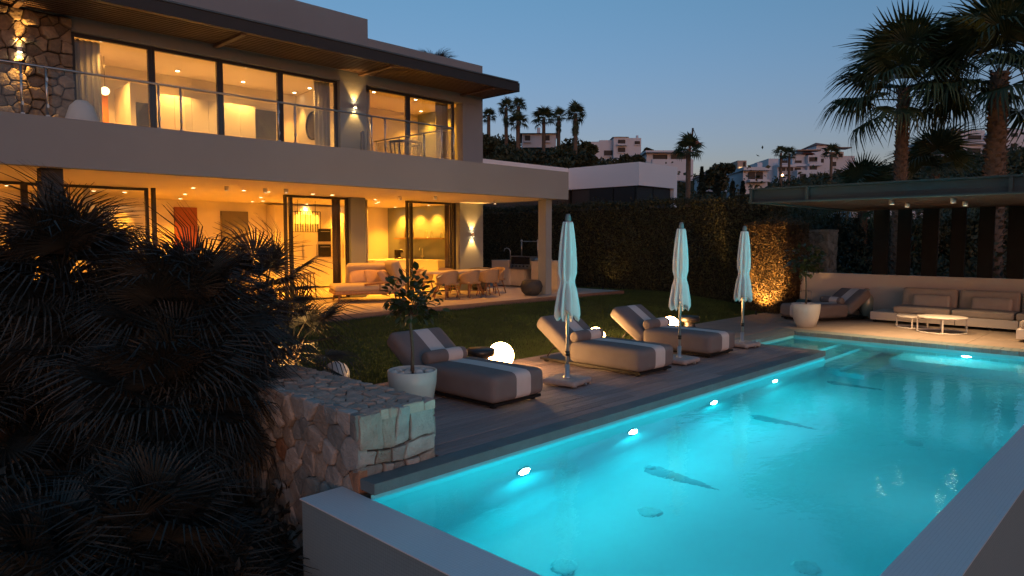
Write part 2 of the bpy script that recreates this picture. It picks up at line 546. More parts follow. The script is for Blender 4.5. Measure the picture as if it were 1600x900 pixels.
# water: tinted, clear, with a rippled Fresnel mirror
def water_mat():
    m = bpy.data.materials.new("pool_water"); m.use_nodes = True
    N, L = m.node_tree.nodes, m.node_tree.links; N.clear()
    g = N.new("ShaderNodeBsdfGlass"); g.inputs["Roughness"].default_value = 0.015; g.inputs["IOR"].default_value = 1.33
    g.inputs["Color"].default_value = (0.60, 0.97, 1.0, 1)
    geo = N.new("ShaderNodeNewGeometry")
    mp = N.new("ShaderNodeMapping"); mp.inputs["Scale"].default_value = (1.0, 1.6, 1.0); L.new(geo.outputs["Position"], mp.inputs[0])
    n1 = N.new("ShaderNodeTexNoise"); n1.inputs["Scale"].default_value = 3.2; n1.inputs["Detail"].default_value = 3
    n2 = N.new("ShaderNodeTexNoise"); n2.inputs["Scale"].default_value = 11.0; n2.inputs["Detail"].default_value = 2
    L.new(mp.outputs[0], n1.inputs["Vector"]); L.new(mp.outputs[0], n2.inputs["Vector"])
    ad = N.new("ShaderNodeMath"); ad.operation = 'MULTIPLY_ADD'; ad.inputs[1].default_value = 0.25
    L.new(n2.outputs["Fac"], ad.inputs[0]); L.new(n1.outputs["Fac"], ad.inputs[2])
    bp = N.new("ShaderNodeBump"); bp.inputs["Strength"].default_value = 0.15; bp.inputs["Distance"].default_value = 0.03
    L.new(ad.outputs[0], bp.inputs["Height"]); L.new(bp.outputs[0], g.inputs["Normal"])
    o = N.new("ShaderNodeOutputMaterial"); L.new(g.outputs[0], o.inputs[0])
    return m
b = MB()
b.add([(PX0, PY0, WZ), (PX1, PY0, WZ), (PX1, AY1, WZ), (AX0, AY1, WZ), (AX0, PY1, WZ), (PX0, PY1, WZ)], [(0, 1, 2, 3, 4, 5)], True)
water = tag(b.build("pool_water", water_mat()), kind="structure")
water.cycles.is_caustics_caster = True

# edge boards (coping face) with a tile line below
M_COPE = mat("cyan_lit_coping", (0.11, 0.15, 0.16), 0.6, 0.12, 5, 0.2, 40)  # teal in the colour stands for pool light on the boards
M_TILELINE = tile_mat("waterline_tile", (0.45, 0.46, 0.46), (0.68, 0.68, 0.66), (0.2, 0.22, 0.24), 0.03)
cop = MB().box(3.40, AX0 + .02, 5.03, 5.06, -.10, -.03).build("coping_left", M_COPE); tag(cop, kind="structure")
x = 3.40; k = 0
while x < AX0 - .05:
    x2 = min(x + 1.48, AX0 + .012)
    MB().box(x + .002, x2 - .002, 4.985, 5.20, -.098, 0.0, .004).build("coping_slab", M_COPE, cop); x = x2
tl = MB().box(3.39, AX0, 5.004, 5.02, WZ - .02, -.1).build("waterline_tiles", M_TILELINE, cop)
y = 5.2
while y < AY1 - .05:
    y2 = min(y + 0.72, AY1)
    MB().box(AX0 - .2, AX0 + .012, y + .002, y2 - .002, -.098, 0.0, .004).build("coping_slab", M_COPE, cop); y = y2

# timber deck, board by board
M_DECK = mat("deck_board", (0.28, 0.215, 0.205), 0.62, 0.22, 3.0, 0.35, 30, rand=0.22, stretch=(0.6, 9, 9))
deck = MB().box(3.42, AX0 - .02, 5.2, 8.52, -.12, -.04).build("deck", mat("deck_joist", (0.03, 0.025, 0.022), 0.9)); tag(deck, kind="structure")
bw = 0.1505
row = 0; y = 5.204
while y + bw < 8.54:
    x = 3.42 - random.uniform(0.2, 2.0)
    xe = AX0 - .203 if y < AY1 else 13.55
    x0 = 4.30 if y < 5.3 else 3.42
    while x < xe:
        x2 = x + random.choice((2.2, 2.6, 3.0))
        a_, b_ = max(x, 4.31), min(x2, xe)
        if b_ - a_ > 0.05:
            MB().box(a_ + .002, b_ - .002, y + .003, y + bw - .003, -.035, random.uniform(-.0015, .0015), .004).build("deck_board", M_DECK, deck)
        x = x2
    y += bw; row += 1

# far patio slabs
M_SLAB = mat("patio_slab", (0.23, 0.185, 0.15), 0.65, 0.12, 3.0, 0.2, 30, rand=0.08)
patio = MB()
patio.box(13.56, 20.9, AY1 + .3, 8.95, -.2, -.03).box(PX1 + .3, 20.9, -3.0, AY1 + .29, -.2, -.031)
patio = tag(patio.build("patio", mat("patio_bed", (0.08, 0.07, 0.06), 0.9)), kind="structure")
def slabs(x0, x1, y0, y1, w, l):
    j = 0; y = y0
    while y < y1 - .02:
        y2 = min(y + l, y1); x = x0 - (0.5 * w if j % 2 else 0)
        while x < x1 - .02:
            a_, b_ = max(x, x0), min(x + w, x1)
            if b_ - a_ > .04:
                MB().box(a_ + .002, b_ - .002, y + .002, y2 - .002, -.028, random.uniform(-.001, .001), .003).build("patio_slab", M_SLAB, patio)
            x += w
        y = y2; j += 1
slabs(13.56, 20.85, AY1 + .42, 8.95, 1.2, 0.6)
slabs(PX1 + .42, 20.85, -1.2, AY1 + .42, 1.2, 0.9)
# coping boards round the far end, laid across the edge
y = -0.2
while y < AY1 + .4:
    MB().box(PX1 - .015, PX1 + .417, y + .003, y + .147, -.09, .001, .004).build("coping_board", M_COPE, patio); y += 0.15
x = AX0 - .03
while x < PX1 - .05:
    MB().box(x + .003, x + .147, AY1 - .015, AY1 + .417, -.09, .001, .004).build("coping_board", M_COPE, patio); x += 0.15
MB().box(PX1 + .002, PX1 + .02, -0.2, AY1, WZ - .02, -.09).build("waterline_tiles", M_TILELINE, patio)

# house terrace
M_TERR = mat("terrace_stone", (0.42, 0.36, 0.30), 0.55, 0.10, 2.5, 0.15, 30, rand=0.05)
terrace = tag(MB().box(-8, 18.9, 13.50, 17.28, .1, .419).build("terrace", mat("terrace_bed", (0.12, 0.10, 0.085), 0.9)), kind="structure")
MB().box(16.4, 18.9, 17.29, 23.0, .1, .4185).build("terrace_bed", MATS["terrace_bed"], terrace)
MB().box(-8, 18.95, 13.40, 13.498, .12, .448).build("terrace_edge", mat("terrace_edge_stone", (0.16, 0.10, 0.08), 0.7, 0.2, 6, 0.3, 40), terrace)
y = 13.5; j = 0
while y < 17.2:
    x = 1.0
    y2 = min(y + .945, 17.28)
    while x < 18.9:
        x2 = min(x + .945, 18.9)
        MB().box(x + .002, x2 - .002, y + .002, y2 - .002, .42, .45 + random.uniform(-.0006, .0006), .002).build("terrace_slab", M_TERR, terrace); x = x2
    y = y2
y = 17.29
while y < 22.9:
    for x in (16.42, 17.25, 18.08):
        MB().box(x + .002, x + .824, y + .002, y + .944, .42, .45 + random.uniform(-.0006, .0006), .002).build("terrace_slab", M_TERR, terrace)
    y += .945
# ================================================================== STONE WALL
def clip_poly(poly, nx, ny, c):
    out = []
    for i in range(len(poly)):
        p, q = poly[i], poly[(i + 1) % len(poly)]
        dp, dq = p[0] * nx + p[1] * ny - c, q[0] * nx + q[1] * ny - c
        if dp <= 0: out.append(p)
        if dp * dq < 0:
            t = dp / (dp - dq); out.append((p[0] + (q[0] - p[0]) * t, p[1] + (q[1] - p[1]) * t))
    return out
def stone_cells(w, h, size, seed, aspect=1.0):
    rng = random.Random(seed)
    pts = []
    tries = 0
    while tries < 9000:
        tries += 1
        p = (rng.uniform(0, w), rng.uniform(0, h))
        s = size * rng.choice((0.62, 0.8, 1.0, 1.0, 1.15))
        if all(((p[0] - q[0]) / aspect) ** 2 + (p[1] - q[1]) ** 2 > (0.5 * (s + q[2])) ** 2 for q in pts):
            pts.append((p[0], p[1], s))
    cells = []
    for i, p in enumerate(pts):
        poly = [(0, 0), (w, 0), (w, h), (0, h)]
        near = sorted((q for j, q in enumerate(pts) if j != i), key=lambda q: (q[0] - p[0]) ** 2 + (q[1] - p[1]) ** 2)[:16]
        for q in near:
            nx, ny = q[0] - p[0], q[1] - p[1]
            wgt = 0.5 + 0.12 * (p[2] - q[2]) / size
            c = nx * (p[0] + nx * wgt) + ny * (p[1] + ny * wgt)
            poly = clip_poly(poly, nx, ny, c)
            if len(poly) < 3: break
        if len(poly) >= 3: cells.append(poly)
    return cells
def coursed(w, h, seed):
    """blocky coursed rubble: rows of uneven quads"""
    rg = random.Random(seed); out = []; ys = [0.0]
    while ys[-1] < h - .16: ys.append(ys[-1] + rg.uniform(.11, .23))
    ys[-1] = h
    ph = [(rg.uniform(0, 6), rg.uniform(4, 8)) for _ in ys]
    def line(i, u): return ys[i] + (0 if i in (0, len(ys) - 1) else .022 * math.sin(u * ph[i][1] + ph[i][0]))
    for i in range(len(ys) - 1):
        us = [0.0]
        while us[-1] < w - .16: us.append(us[-1] + rg.uniform(.11, .27))
        us[-1] = w
        sl = [(0, 0)] + [(rg.uniform(-.035, .035), rg.uniform(-.035, .035)) for _ in us[1:-1]] + [(0, 0)]
        for k in range(len(us) - 1):
            a, b = us[k], us[k + 1]
            p = [(a + sl[k][0], line(i, a)), ((a + b) / 2, line(i, (a + b) / 2)), (b + sl[k + 1][0], line(i, b)), (b + sl[k + 1][1], line(i + 1, b)), ((a + b) / 2, line(i + 1, (a + b) / 2)), (a + sl[k][1], line(i + 1, a))]
            out.append(p)
    return out
def stone_mesh(mb, poly, fr, depth, rng, joint=0.004):
    """poly in 2D, fr(u,v,d) maps to 3D with d = distance proud of the face"""
    cx_ = sum(p[0] for p in poly) / len(poly); cy_ = sum(p[1] for p in poly) / len(poly)
    # inset by the joint, soften the corners
    ins = []
    for p in poly:
        dx, dy = cx_ - p[0], cy_ - p[1]; l = math.hypot(dx, dy) + 1e-6
        k = min(joint * 1.25 / l, 0.4)
        ins.append((p[0] + dx * k, p[1] + dy * k))
    soft = []
    for i in range(len(ins)):
        p, q = ins[i], ins[(i + 1) % len(ins)]
        a, b = 0.11, 0.89
        m_ = 0.5; w = rng.uniform(-.007, .007)
        nx, ny = q[1] - p[1], p[0] - q[0]; l = math.hypot(nx, ny) + 1e-6
        soft.append((p[0] + (q[0] - p[0]) * a, p[1] + (q[1] - p[1]) * a))
        if l > .1: soft.append((p[0] + (q[0] - p[0]) * m_ - nx / l * abs(w), p[1] + (q[1] - p[1]) * m_ - ny / l * abs(w)))
        soft.append((p[0] + (q[0] - p[0]) * b, p[1] + (q[1] - p[1]) * b))
    n = len(soft)
    vs = []
    tx, ty = rng.uniform(-.12, .12), rng.uniform(-.12, .12)
    for ring, (sc, d) in enumerate(((1.0, -.05), (1.0, depth * .62), (.955, depth * .9), (.80, depth), (.4, depth * 1.06))):
        for p in soft:
            u, v = cx_ + (p[0] - cx_) * sc, cy_ + (p[1] - cy_) * sc
            dd = d + (0 if ring < 1 else (u - cx_) * tx + (v - cy_) * ty + rng.uniform(-.005, .005))
            vs.append(fr(u, v, dd))
    fs = []
    for r_ in range(4):
        for i in range(n):
            j = (i + 1) % n
            fs.append((r_ * n + i, r_ * n + j, (r_ + 1) * n + j, (r_ + 1) * n + i))
    fs.append(tuple(range(4 * n, 5 * n)))
    mb.add(vs, fs, False)

M_STONE = [mat("limestone_%s" % k, c, 0.85, 0.22, 7, 0.7, 45, rand=0.22) for k, c in
           (("grey", (0.215, 0.225, 0.215)), ("pale", (0.31, 0.305, 0.285)), ("buff", (0.27, 0.245, 0.21)), ("rust", (0.26, 0.145, 0.085)))]
def pick_stone(rng): return M_STONE[rng.choices((0, 1, 2, 3), (5, 4, 3, 0.5))[0]]
M_TOPS = mat("top_slab_stone", (0.37, 0.285, 0.235), 0.85, 0.2, 6, 0.5, 45, rand=.2)
M_MORTAR = mat("mortar", (0.085, 0.075, 0.065), 0.95, 0.2, 12, 0.5, 60)
wall = thing("stone_wall", "rough limestone retaining wall with flat stone top beside the pool corner", "wall", (3.38, 5.2, -3.4))
MB().box(.05, .86, .05, 2.68, 0, 3.93).box(.05, .86, 2.681, 4.4, 0, 3.42).build("mortar_core", M_MORTAR, wall)
rng = random.Random(3)
for poly in stone_cells(4.3, 3.97, 0.20, 11, 0.95):           # long face towards -X
    if max(q[0] for q in poly) > 2.8 and max(q[1] for q in poly) > 3.46: continue
    m_ = MB(); stone_mesh(m_, [(q[0], q[1]) for q in poly][::-1], lambda u, v, d: (.05 - d, u, v), rng.uniform(.03, .085), rng)
    m_.build("stone", pick_stone(rng), wall)
for poly in coursed(.90, 1.1, 17):                     # short face towards the pool
    m_ = MB(); stone_mesh(m_, poly, lambda u, v, d: (u + .005, .05 - d, v + 2.87), rng.uniform(.03, .085), rng, .007)
    m_.build("stone", pick_stone(rng), wall)
for poly in stone_cells(.90, 2.74, 0.18, 9, .8):                     # top
    m_ = MB(); stone_mesh(m_, poly, lambda u, v, d: (u, v, 3.93 + d), rng.uniform(.03, .04), rng)
    m_.build("stone", M_TOPS, wall)
for poly in stone_cells(2.6, .6, 0.22, 13):                     # deck side
    m_ = MB(); stone_mesh(m_, poly, lambda u, v, d: (.86 + d, u + .03, v + 3.36), rng.uniform(.03, .05), rng)
    m_.build("stone", pick_stone(rng), wall)

# ================================================================== VILLA
M_RENDER = mat("greige_render", (0.205, 0.235, 0.26), 0.85, 0.07, .55, 0.12, 120)
M_CEIL = mat("soffit_paint", (0.62, 0.56, 0.48), 0.8, 0.03, 2)
M_INT = mat("interior_plaster", (0.66, 0.60, 0.50), 0.85, 0.03, 2)
M_INTFLOOR = mat("interior_floor", (0.50, 0.43, 0.35), 0.35, 0.08, 2)
M_DARK = mat("dark_bronze_metal", (0.035, 0.030, 0.028), 0.45, 0.1, 10, metal=0.3)
M_BROWN = mat("dark_brown_timber", (0.085, 0.052, 0.038), 0.5, 0.25, 4, 0.2, 30, stretch=(.3, 8, 8))
M_GLASS = thin_glass("window_glass", (0.93, 0.94, 0.93), 0.0, 0.6)
M_RAILGLASS = thin_glass("railing_glass", (0.92, 0.95, 0.95), 0.0, 0.6)
M_STEEL = mat("brushed_steel", (0.42, 0.43, 0.43), 0.32, 0.05, 20, metal=0.9)
FY, BY = 17.3, 13.64
villa = thing("villa", "two-storey greige villa with lit windows and a dark slatted roof canopy", "house", (0, 0, 0))
def vb(name, boxes, m, parent=villa):
    b = MB()
    for q in boxes: b.box(*q)
    return b.build(name, m, parent)
XL = -9.0
vb("balcony_parapet", [(XL, 16.38, BY, BY + .2, 3.31, 4.13), (16.18, 16.38, BY + .201, FY - .002, 3.312, 4.13)], M_RENDER)
vb("floor_slab", [(XL, 16.17, BY + .203, 23.9, 3.315, 3.74)], M_CEIL)
vb("ground_pier", [(11.14, 11.63, FY, FY + .32, .45, 3.312)], M_RENDER)
vb("ground_pier", [(15.26, 16.3, FY, FY + .32, .45, 3.312)], M_RENDER)
vb("end_wall", [(16.0, 16.3, FY + .322, 23.9, .2, 3.313), (16.0, 16.3, FY + .322, 23.9, 3.742, 7.86)], M_RENDER)
vb("upper_wall", [(10.85, 11.71, FY, FY + .3, 3.742, 6.53), (15.41, 16.3, FY, FY + .32, 3.742, 6.53),
                  (4.35, 16.3, FY, FY + .32, 6.532, 6.79), (XL, 4.34, FY + .1, FY + .4, 3.742, 6.79)], M_RENDER)
vb("roof_slab", [(XL, 15.99, FY + .33, 23.9, 6.60, 6.98)], M_CEIL)
vb("roof_parapet", [(11.80, 16.298, FY + .001, FY + .25, 6.792, 7.86), (XL, 11.798, FY + .001, FY + .25, 6.792, 8.39),
                    (11.55, 11.797, FY + .252, 23.9, 6.99, 8.39)], M_RENDER)
vb("back_wall", [(XL, 16.0, 23.902, 24.2, .2, 7.86)], M_RENDER)
vb("interior_floor", [(XL, 15.998, FY + .0, 23.9, .2, .449)], M_INTFLOOR)
# columns under the balcony
vb("column", [(15.74, 16.0, 13.97, 14.28, .45, 3.314)], M_RENDER)
vb("column", [(2.98, 3.30, 13.97, 14.28, .45, 3.314)], M_DARK)
# roof canopy
can = vb("canopy_edge", [(XL, 16.38, 15.67, 15.76, 6.79, 7.06), (16.29, 16.378, 15.762, FY + .25, 6.793, 7.058)], mat("edge_timber", (0.016, 0.013, 0.012), 0.55, 0.2, 4))
vb("edge_trim", [(XL, 16.30, 15.64, 15.80, 7.062, 7.10)], mat("zinc_trim", (0.07, 0.09, 0.10), 0.4, metal=.4), can)
vb("canopy_deck", [(XL, 16.286, 15.764, FY - .002, 6.95, 7.055)], M_BROWN)
sl = MB(); y = 15.80
while y < FY - .05:
    sl.box(XL, 16.285, y, y + .06, 6.80, 6.86); y += .135
o = sl.build("canopy_slats", M_BROWN, villa); tag(o, kind="stuff")
for x in (-.4, 3.3, 7.35, 11.45, 15.3):
    vb("canopy_bracket", [(x, x + .11, 15.762, FY - .003, 6.745, 6.798)], M_BROWN)
# stone cladding on the upper left
M_CLAD = mat('cladding_stone', (0.20, 0.165, 0.125), 0.9, 0.3, 9, 0.9, 35, rand=.3)
clad = vb("stone_cladding", [(XL, 4.35, FY + .03, FY + .098, 3.745, 6.79)], M_MORTAR)
rng = random.Random(21)
for poly in stone_cells(3.3, 3.0, 0.21, 31, 1.15):
    m_ = MB(); stone_mesh(m_, poly, lambda u, v, d: (u + 1.05, FY + .03 - d, v + 3.76), rng.uniform(.03, .19), rng, .006)
    m_.build("stone", M_CLAD, clad)

# windows and doors: thin dark frames with panes
def window(name, x0, x1, z0, z1, y, fw=.07, pane=True, m=M_DARK):
    b = MB()
    b.box(x0, x0 + fw, y, y + .09, z0, z1).box(x1 - fw, x1, y, y + .09, z0, z1)
    b.box(x0 + fw, x1 - fw, y, y + .09, z1 - fw, z1).box(x0 + fw, x1 - fw, y, y + .09, z0, z0 + fw * .6)
    w = b.build(name, m, villa)
    if pane:
        MB().box(x0 + fw + .001, x1 - fw - .001, y + .04, y + .05, z0 + fw * .6 + .001, z1 - fw - .001).build("pane", M_GLASS, w)
    return w
for x0, x1 in ((4.36, 5.97), (5.975, 7.55), (7.555, 9.14), (9.145, 10.84)):
    window("window", x0, x1, 3.75, 6.525, FY + .12)
for x0, x1 in ((11.72, 13.30), (13.305, 15.15)):
    window("window", x0, x1, 3.75, 6.525, FY + .12)
for x0, x1, y in ((1.2, 3.4, .10), (3.42, 5.83, .2), (9.18, 11.13, .1), (13.20, 15.0, .1)):
    window("sliding_door", x0, x1, .45, 3.30, FY + y, .06)
for x, y in ((5.88, .1), (9.38, .2), (13.42, .2), (15.17, .2)):
    vb("door_frame", [(x, x + .08, FY + y, FY + y + .09, .45, 3.305)], M_DARK)

# interior shell
M_CREAM = mat("cream_lacquer", (0.66, 0.60, 0.49), 0.4, 0.03, 3)
vb("interior_wall", [(5.0, 16.0, 22.3, 22.42, .45, 3.314), (4.75, 6.75, 19.8, 19.95, .45, 2.95), (4.6, 4.74, 17.9, 22.3, .45, 3.314), (-6.0, 4.59, 20.4, 20.5, .45, 3.314)], M_INT)
vb("interior_wall", [(4.4, 16.0, 20.4, 20.5, 3.742, 6.598), (11.20, 11.32, FY + .33, 20.39, 3.742, 6.598), (4.2, 4.39, FY + .5, 20.4, 3.742, 6.598)], M_INT)
vb("interior_wall", [(6.05, 6.17, 19.2, 20.39, 3.742, 6.0)], M_INT)
door = vb("interior_door", [(8.13, 8.80, 22.22, 22.298, .45, 3.10)], mat("red_wood_door", (0.22, 0.055, 0.02), 0.45, 0.15, 5, stretch=(6, 6, .6)))
MB().box(8.70, 8.74, 22.15, 22.22, 1.45, 1.60).build("door_handle", M_STEEL, door)
vb("corridor_shade", [(9.55, 10.42, 22.20, 22.298, .45, 3.02)], mat("dark_opening", (0.13, 0.105, 0.075), 0.3))  # flat dark panel painted for the shade inside an open corridor
vb("interior_door", [(9.75, 10.5, 20.33, 20.398, 3.745, 6.0)], mat("slate_blue_door", (0.10, 0.11, 0.15), 0.4))
vb("interior_door", [(6.55, 6.85, 20.33, 20.398, 3.745, 5.75)], mat("slate_blue_door", (0.10, 0.11, 0.15), 0.4))
vb("kitchen_window", [(14.45, 15.05, 22.22, 22.298, 1.6, 3.1)], mat("dark_opening", (0.13, 0.105, 0.075), 0.3))

# curtains
M_SHEER = mat("sheer_curtain", (0.55, 0.55, 0.55), 0.9, 0.04, 3, trans=0.4)
M_DRAPE = mat("taupe_drape", (0.17, 0.12, 0.08), 0.9, 0.1, 3)
def curtain(label, x0, x1, y, z0, z1, m, axis='x'):
    nseg = max(10, int(abs(x1 - x0) / .012)); vs = []; fs = []
    for i in range(nseg + 1):
        t = i / nseg; u = x0 + (x1 - x0) * t
        d = .045 * math.sin(t * (x1 - x0) * 52) + .015 * math.sin(t * 31)
        for z in (z0, z1): vs.append((u, y + d, z) if axis == 'x' else (y + d, u, z))
    for i in range(nseg): fs.append((2 * i, 2 * i + 2, 2 * i + 3, 2 * i + 1))
    b = MB(); b.add(vs, fs, True)
    o = b.build("curtain", m); s = o.modifiers.new("s", 'SOLIDIFY'); s.thickness = .006
    return tag(o, label, "curtain", "curtains behind the villa glass")
curtain("pale sheer curtain at the left end of the upper windows", 4.45, 4.98, FY + .33, 3.76, 6.45, M_SHEER)
curtain("pale curtain at the right end of the long upper window row", 10.30, 10.75, FY + .42, 3.76, 6.5, M_SHEER)
curtain("grey curtain at the left edge of the small upper window", 11.8, 12.1, FY + .40, 3.76, 6.5, M_SHEER)
curtain("grey curtain at the right edge of the small upper window", 14.62, 15.08, FY + .40, 3.76, 6.5, M_SHEER)
curtain("brown drape beside the middle ground-floor pillar", 10.82, 11.10, FY + .45, .46, 3.29, M_DRAPE)
curtain("pinkish cream curtain bunched right of the ground-floor pillar", 11.72, 12.0, FY + .40, .46, 3.29, M_SHEER)
curtain("brown drape at the right end of the ground-floor doors", 15.02, 15.22, FY + .45, .46, 3.29, M_DRAPE)

# glass railing on the balcony
rail = thing("glass_railing", "frameless glass balcony railing with steel posts and slim handrail", "railing", (0, BY + .1, 4.13))
posts = [2.71, 3.06, 4.81, 5.2, 7.15, 7.52, 9.44, 9.81, 11.53, 11.92]
for x in posts:
    b = MB(); b.tube([(x, 0, 0), (x, 0, .80)], .019, 8).box(x - .03, x + .03, -.03, .03, 0, .03).box(x - .012, x + .02, -.03, .03, .15, .21).box(x - .012, x + .02, -.03, .03, .58, .64)
    b.build("post", M_STEEL, rail)
MB().tube([(-4, 0, .81), (11.92, 0, .81), (11.92, .5, .81), (11.92, 3.5, .81)], .02, 8).build("handrail", M_STEEL, rail)
for a_, b_ in ((-4, 2.65), (3.1, 4.77), (5.24, 7.1), (7.56, 9.4), (9.85, 11.5)):
    MB().box(a_ + .03, b_ - .0, -.006, .006, .03, .76).build("glass_panel", M_RAILGLASS, rail)
for y in (1.2, 2.3, 3.4):
    MB().tube([(11.92, y, 0), (11.92, y, .80)], .019, 8).build("post", M_STEEL, rail)
MB().box(11.914, 11.926, .1, 3.35, .03, .76).build("glass_panel", M_RAILGLASS, rail)

# ------------------------------------------------------------------ lamps of the house
WARM = (1.0, 0.365, 0.022)
WARM2 = (1.0, 0.455, 0.095)
E_DISC = emission("downlight_glow", (1.0, 0.74, 0.42), 45.0)
M_WHITE = mat("white_lacquer", (0.75, 0.74, 0.72), 0.4, 0.02, 4)
def downlight(x, y, z, w, label, group, can=False, spot=110, col=WARM):
    t = thing("ceiling_spot" if can else "downlight", label, "ceiling light", (x, y, z), 0, group)
    if can:
        MB().lathe([(.001, 0), (.05, 0), (.05, -.10), (.042, -.10), (.042, -.085), (.001, -.085)], n=16).build("can", M_WHITE, t)
        MB().disc((0, 0, -.088), .040, 14, False).build("lens", E_DISC, t); zz = -.13
    else:
        MB().lathe([(.05, 0), (.062, 0), (.062, -.012), (.05, -.012)], n=16).build("ring", M_WHITE, t)
        MB().disc((0, 0, -.006), .05, 14, False).build("lens", E_DISC, t); zz = -.04
    if w > 0:
        lamp("spot_lamp", 'SPOT', (0, 0, zz), w, col, t, .04, spot, .7)
    return t
K = 12.0
ORD = ("leftmost", "second from left", "middle", "second from right", "rightmost")
def row(pts, z, w, text, group, can=False, spot=110, col=WARM):
    n = len(pts)
    for i, (x, y) in enumerate(pts):
        o = ORD[i] if n == 5 else (("left", "right")[i] if n == 2 else ("left", "middle", "right")[i] if n == 3 else (ORD[0], ORD[1], ORD[3], ORD[4])[i])
        downlight(x, y, z, w * K, text % o, group, can, spot, col)
row([(x, 16.78) for x in (6.57, 7.78, 8.41, 9.65, 10.23)], 3.314, 15, "flush soffit downlight outside the left glass doors, %s of five", "flush downlights over the left doors")
row([(6.94, 15.81), (7.9, 15.9), (8.3, 15.65)], 3.314, 9, "small can spotlight under the balcony above the daybed, %s of three", "can spotlights under the balcony", True)
row([(11.89, 15.98), (12.5, 15.2)], 3.314, 16, "small can spotlight under the balcony above the dining table, %s of two", "can spotlights above the dining table", True)
downlight(15.3, 15.7, 3.314, 14 * K, "added can spotlight under the balcony nearest the terrace column", "can spotlights above the dining table", True)  # added lamp, brightens the outdoor kitchen that the other cans miss
row([(12.3, 17.75), (13.2, 18.9), (14.1, 17.75)], 3.314, 40, "flush downlight in the right-hand kitchen ceiling, %s of three", "kitchen downlights")
row([(15.62, 21.3), (15.62, 20.3), (15.62, 19.35)], 3.314, 36, "flush downlight washing the kitchen end wall, %s of three", "kitchen wall-washers", False, 115)
row([(5.25, 19.55), (5.95, 19.55)], 3.314, 26, "flush downlight washing the left partition panel, %s of two", "partition wall-washers", False, 60)
row([(7.3, 19.2), (9.4, 19.2), (10.3, 20.9), (13.6, 19.6)], 3.314, 44, "living-room ceiling downlight in the front row, %s of four", "front living-room downlights")
row([(8.0, 21.4), (10.2, 21.4), (12.2, 21.6), (13.6, 21.4)], 3.314, 34, "living-room ceiling downlight near the back wall, %s of four", "rear living-room downlights")
row([(1.4, 19.0), (3.4, 19.0)], 3.314, 60, "ceiling downlight in the room behind the dark column, %s of two", "far-left room downlights")
row([(1.8, 15.6), (3.6, 15.6)], 3.314, 24, "flush downlight under the balcony behind the dark column, %s of two", "flush downlights left of the column")
row([(5.12, 18.0), (6.77, 18.0), (8.5, 18.0), (10.02, 18.0)], 6.598, 26, "flush downlight in the long upper room near the glass, %s of four", "upper-room downlights", col=WARM2)
row([(5.4, 19.3), (7.4, 19.7), (9.2, 19.7)], 6.598, 38, "flush downlight at the back of the long upper room, %s of three", "upper-room rear downlights", col=WARM2)
row([(10.95, 20.0), (10.95, 19.1)], 6.598, 22, "flush downlight washing the wall with the round mirror, %s of two", "mirror wall-washers", False, 60, WARM2)
row([(12.6, 18.2), (14.2, 18.2), (15.6, 19.7), (15.6, 18.8)], 6.598, 32, "flush downlight in the small upper room on the right, %s of four", "small upper room downlights", col=WARM)

# up-and-down wall lights
def sconce(label, x, y, z, w, tall=.16):
    t = thing("wall_sconce", label, "wall light", (x, y, z), 0, "up-and-down wall lights")
    MB().lathe([(.001, -.05), (.045, -.05), (.045, .05), (.001, .05)], (0, -.07, 0), 14).box(-.03, .03, -.04, 0, -.03, .03).build("body", M_WHITE, t)
    MB().disc((0, -.07, .0505), .04, 12).build("lens", emission("sconce_glow", (1, .72, .38), 60), t)
    MB().disc((0, -.07, -.0505), .04, 12, False).build("lens", MATS["sconce_glow"], t)
    for s in (1, -1):
        lamp("spot_lamp", 'SPOT', (0, -.07, s * .07), w, WARM2, t, .03, 75, .5, (0, .10, s))
    return t
sconce("lit wall light on the ground-floor end pier by the dining table", 15.78, FY, 2.28, 130)
sconce("lit wall light on the upper pier between the two window groups", 11.30, FY, 5.88, 80)
sconce("lit wall light on the upper-left stone wall", 3.38, FY - .09, 5.92, 90)
# ================================================================== INTERIOR THINGS
M_BLACK = mat("black_metal", (0.015, 0.014, 0.013), 0.4, 0.1, 10, metal=.4)
M_OVEN = mat("oven_glass", (0.02, 0.018, 0.016), 0.12, 0.1, 6)
kc = thing("kitchen_cabinets", "tall cream kitchen cabinets with two built-in ovens at the back of the living room", "cabinet", (11.08, 21.7, .45))
for i in range(5):
    x = i * .52
    if i == 3: 
        MB().box(x + .003, x + .517, 0, .58, .05, 1.05, 0).box(x + .003, x + .517, 0, .58, 2.05, 2.80).build("cabinet_front", M_CREAM, kc)
        MB().box(x + .01, x + .51, .02, .58, 1.053, 2.047).build("oven_housing", M_CREAM, kc)
        for z0 in (1.07, 1.60):
            ov = MB().box(x + .02, x + .50, -.012, .018, z0, z0 + .43).build("oven", M_OVEN, kc)
            MB().box(x + .08, x + .44, -.045, -.02, z0 + .335, z0 + .355).box(x + .09, x + .11, -.02, -.0125, z0 + .335, z0 + .355).box(x + .41, x + .43, -.02, -.0125, z0 + .335, z0 + .355).build("oven_handle", M_STEEL, ov)
    else:
        cf = MB().box(x + .003, x + .517, 0, .58, .05, 2.80).build("cabinet_front", M_CREAM, kc)
        MB().box(x + .46, x + .475, -.03, -.001, 1.0, 1.5).build("bar_handle", M_STEEL, cf)
ch = thing("chandelier", "black framed chandelier with five glowing amber glass cylinders", "chandelier", (11.05, 19.6, 2.36))
b = MB()
for sy in (-.09, .09):
    for z in (-.02, .60):
        b.box(-.42, .42, sy - .008, sy + .008, z, z + .016)
    for i in range(6):
        b.box(-.42 + i * .168 - .008, -.42 + i * .168 + .008, sy - .0075, sy + .0075, -.02, .60)
for x in (-.3, .3): b.box(x - .006, x + .006, -.006, .006, .6, .95)
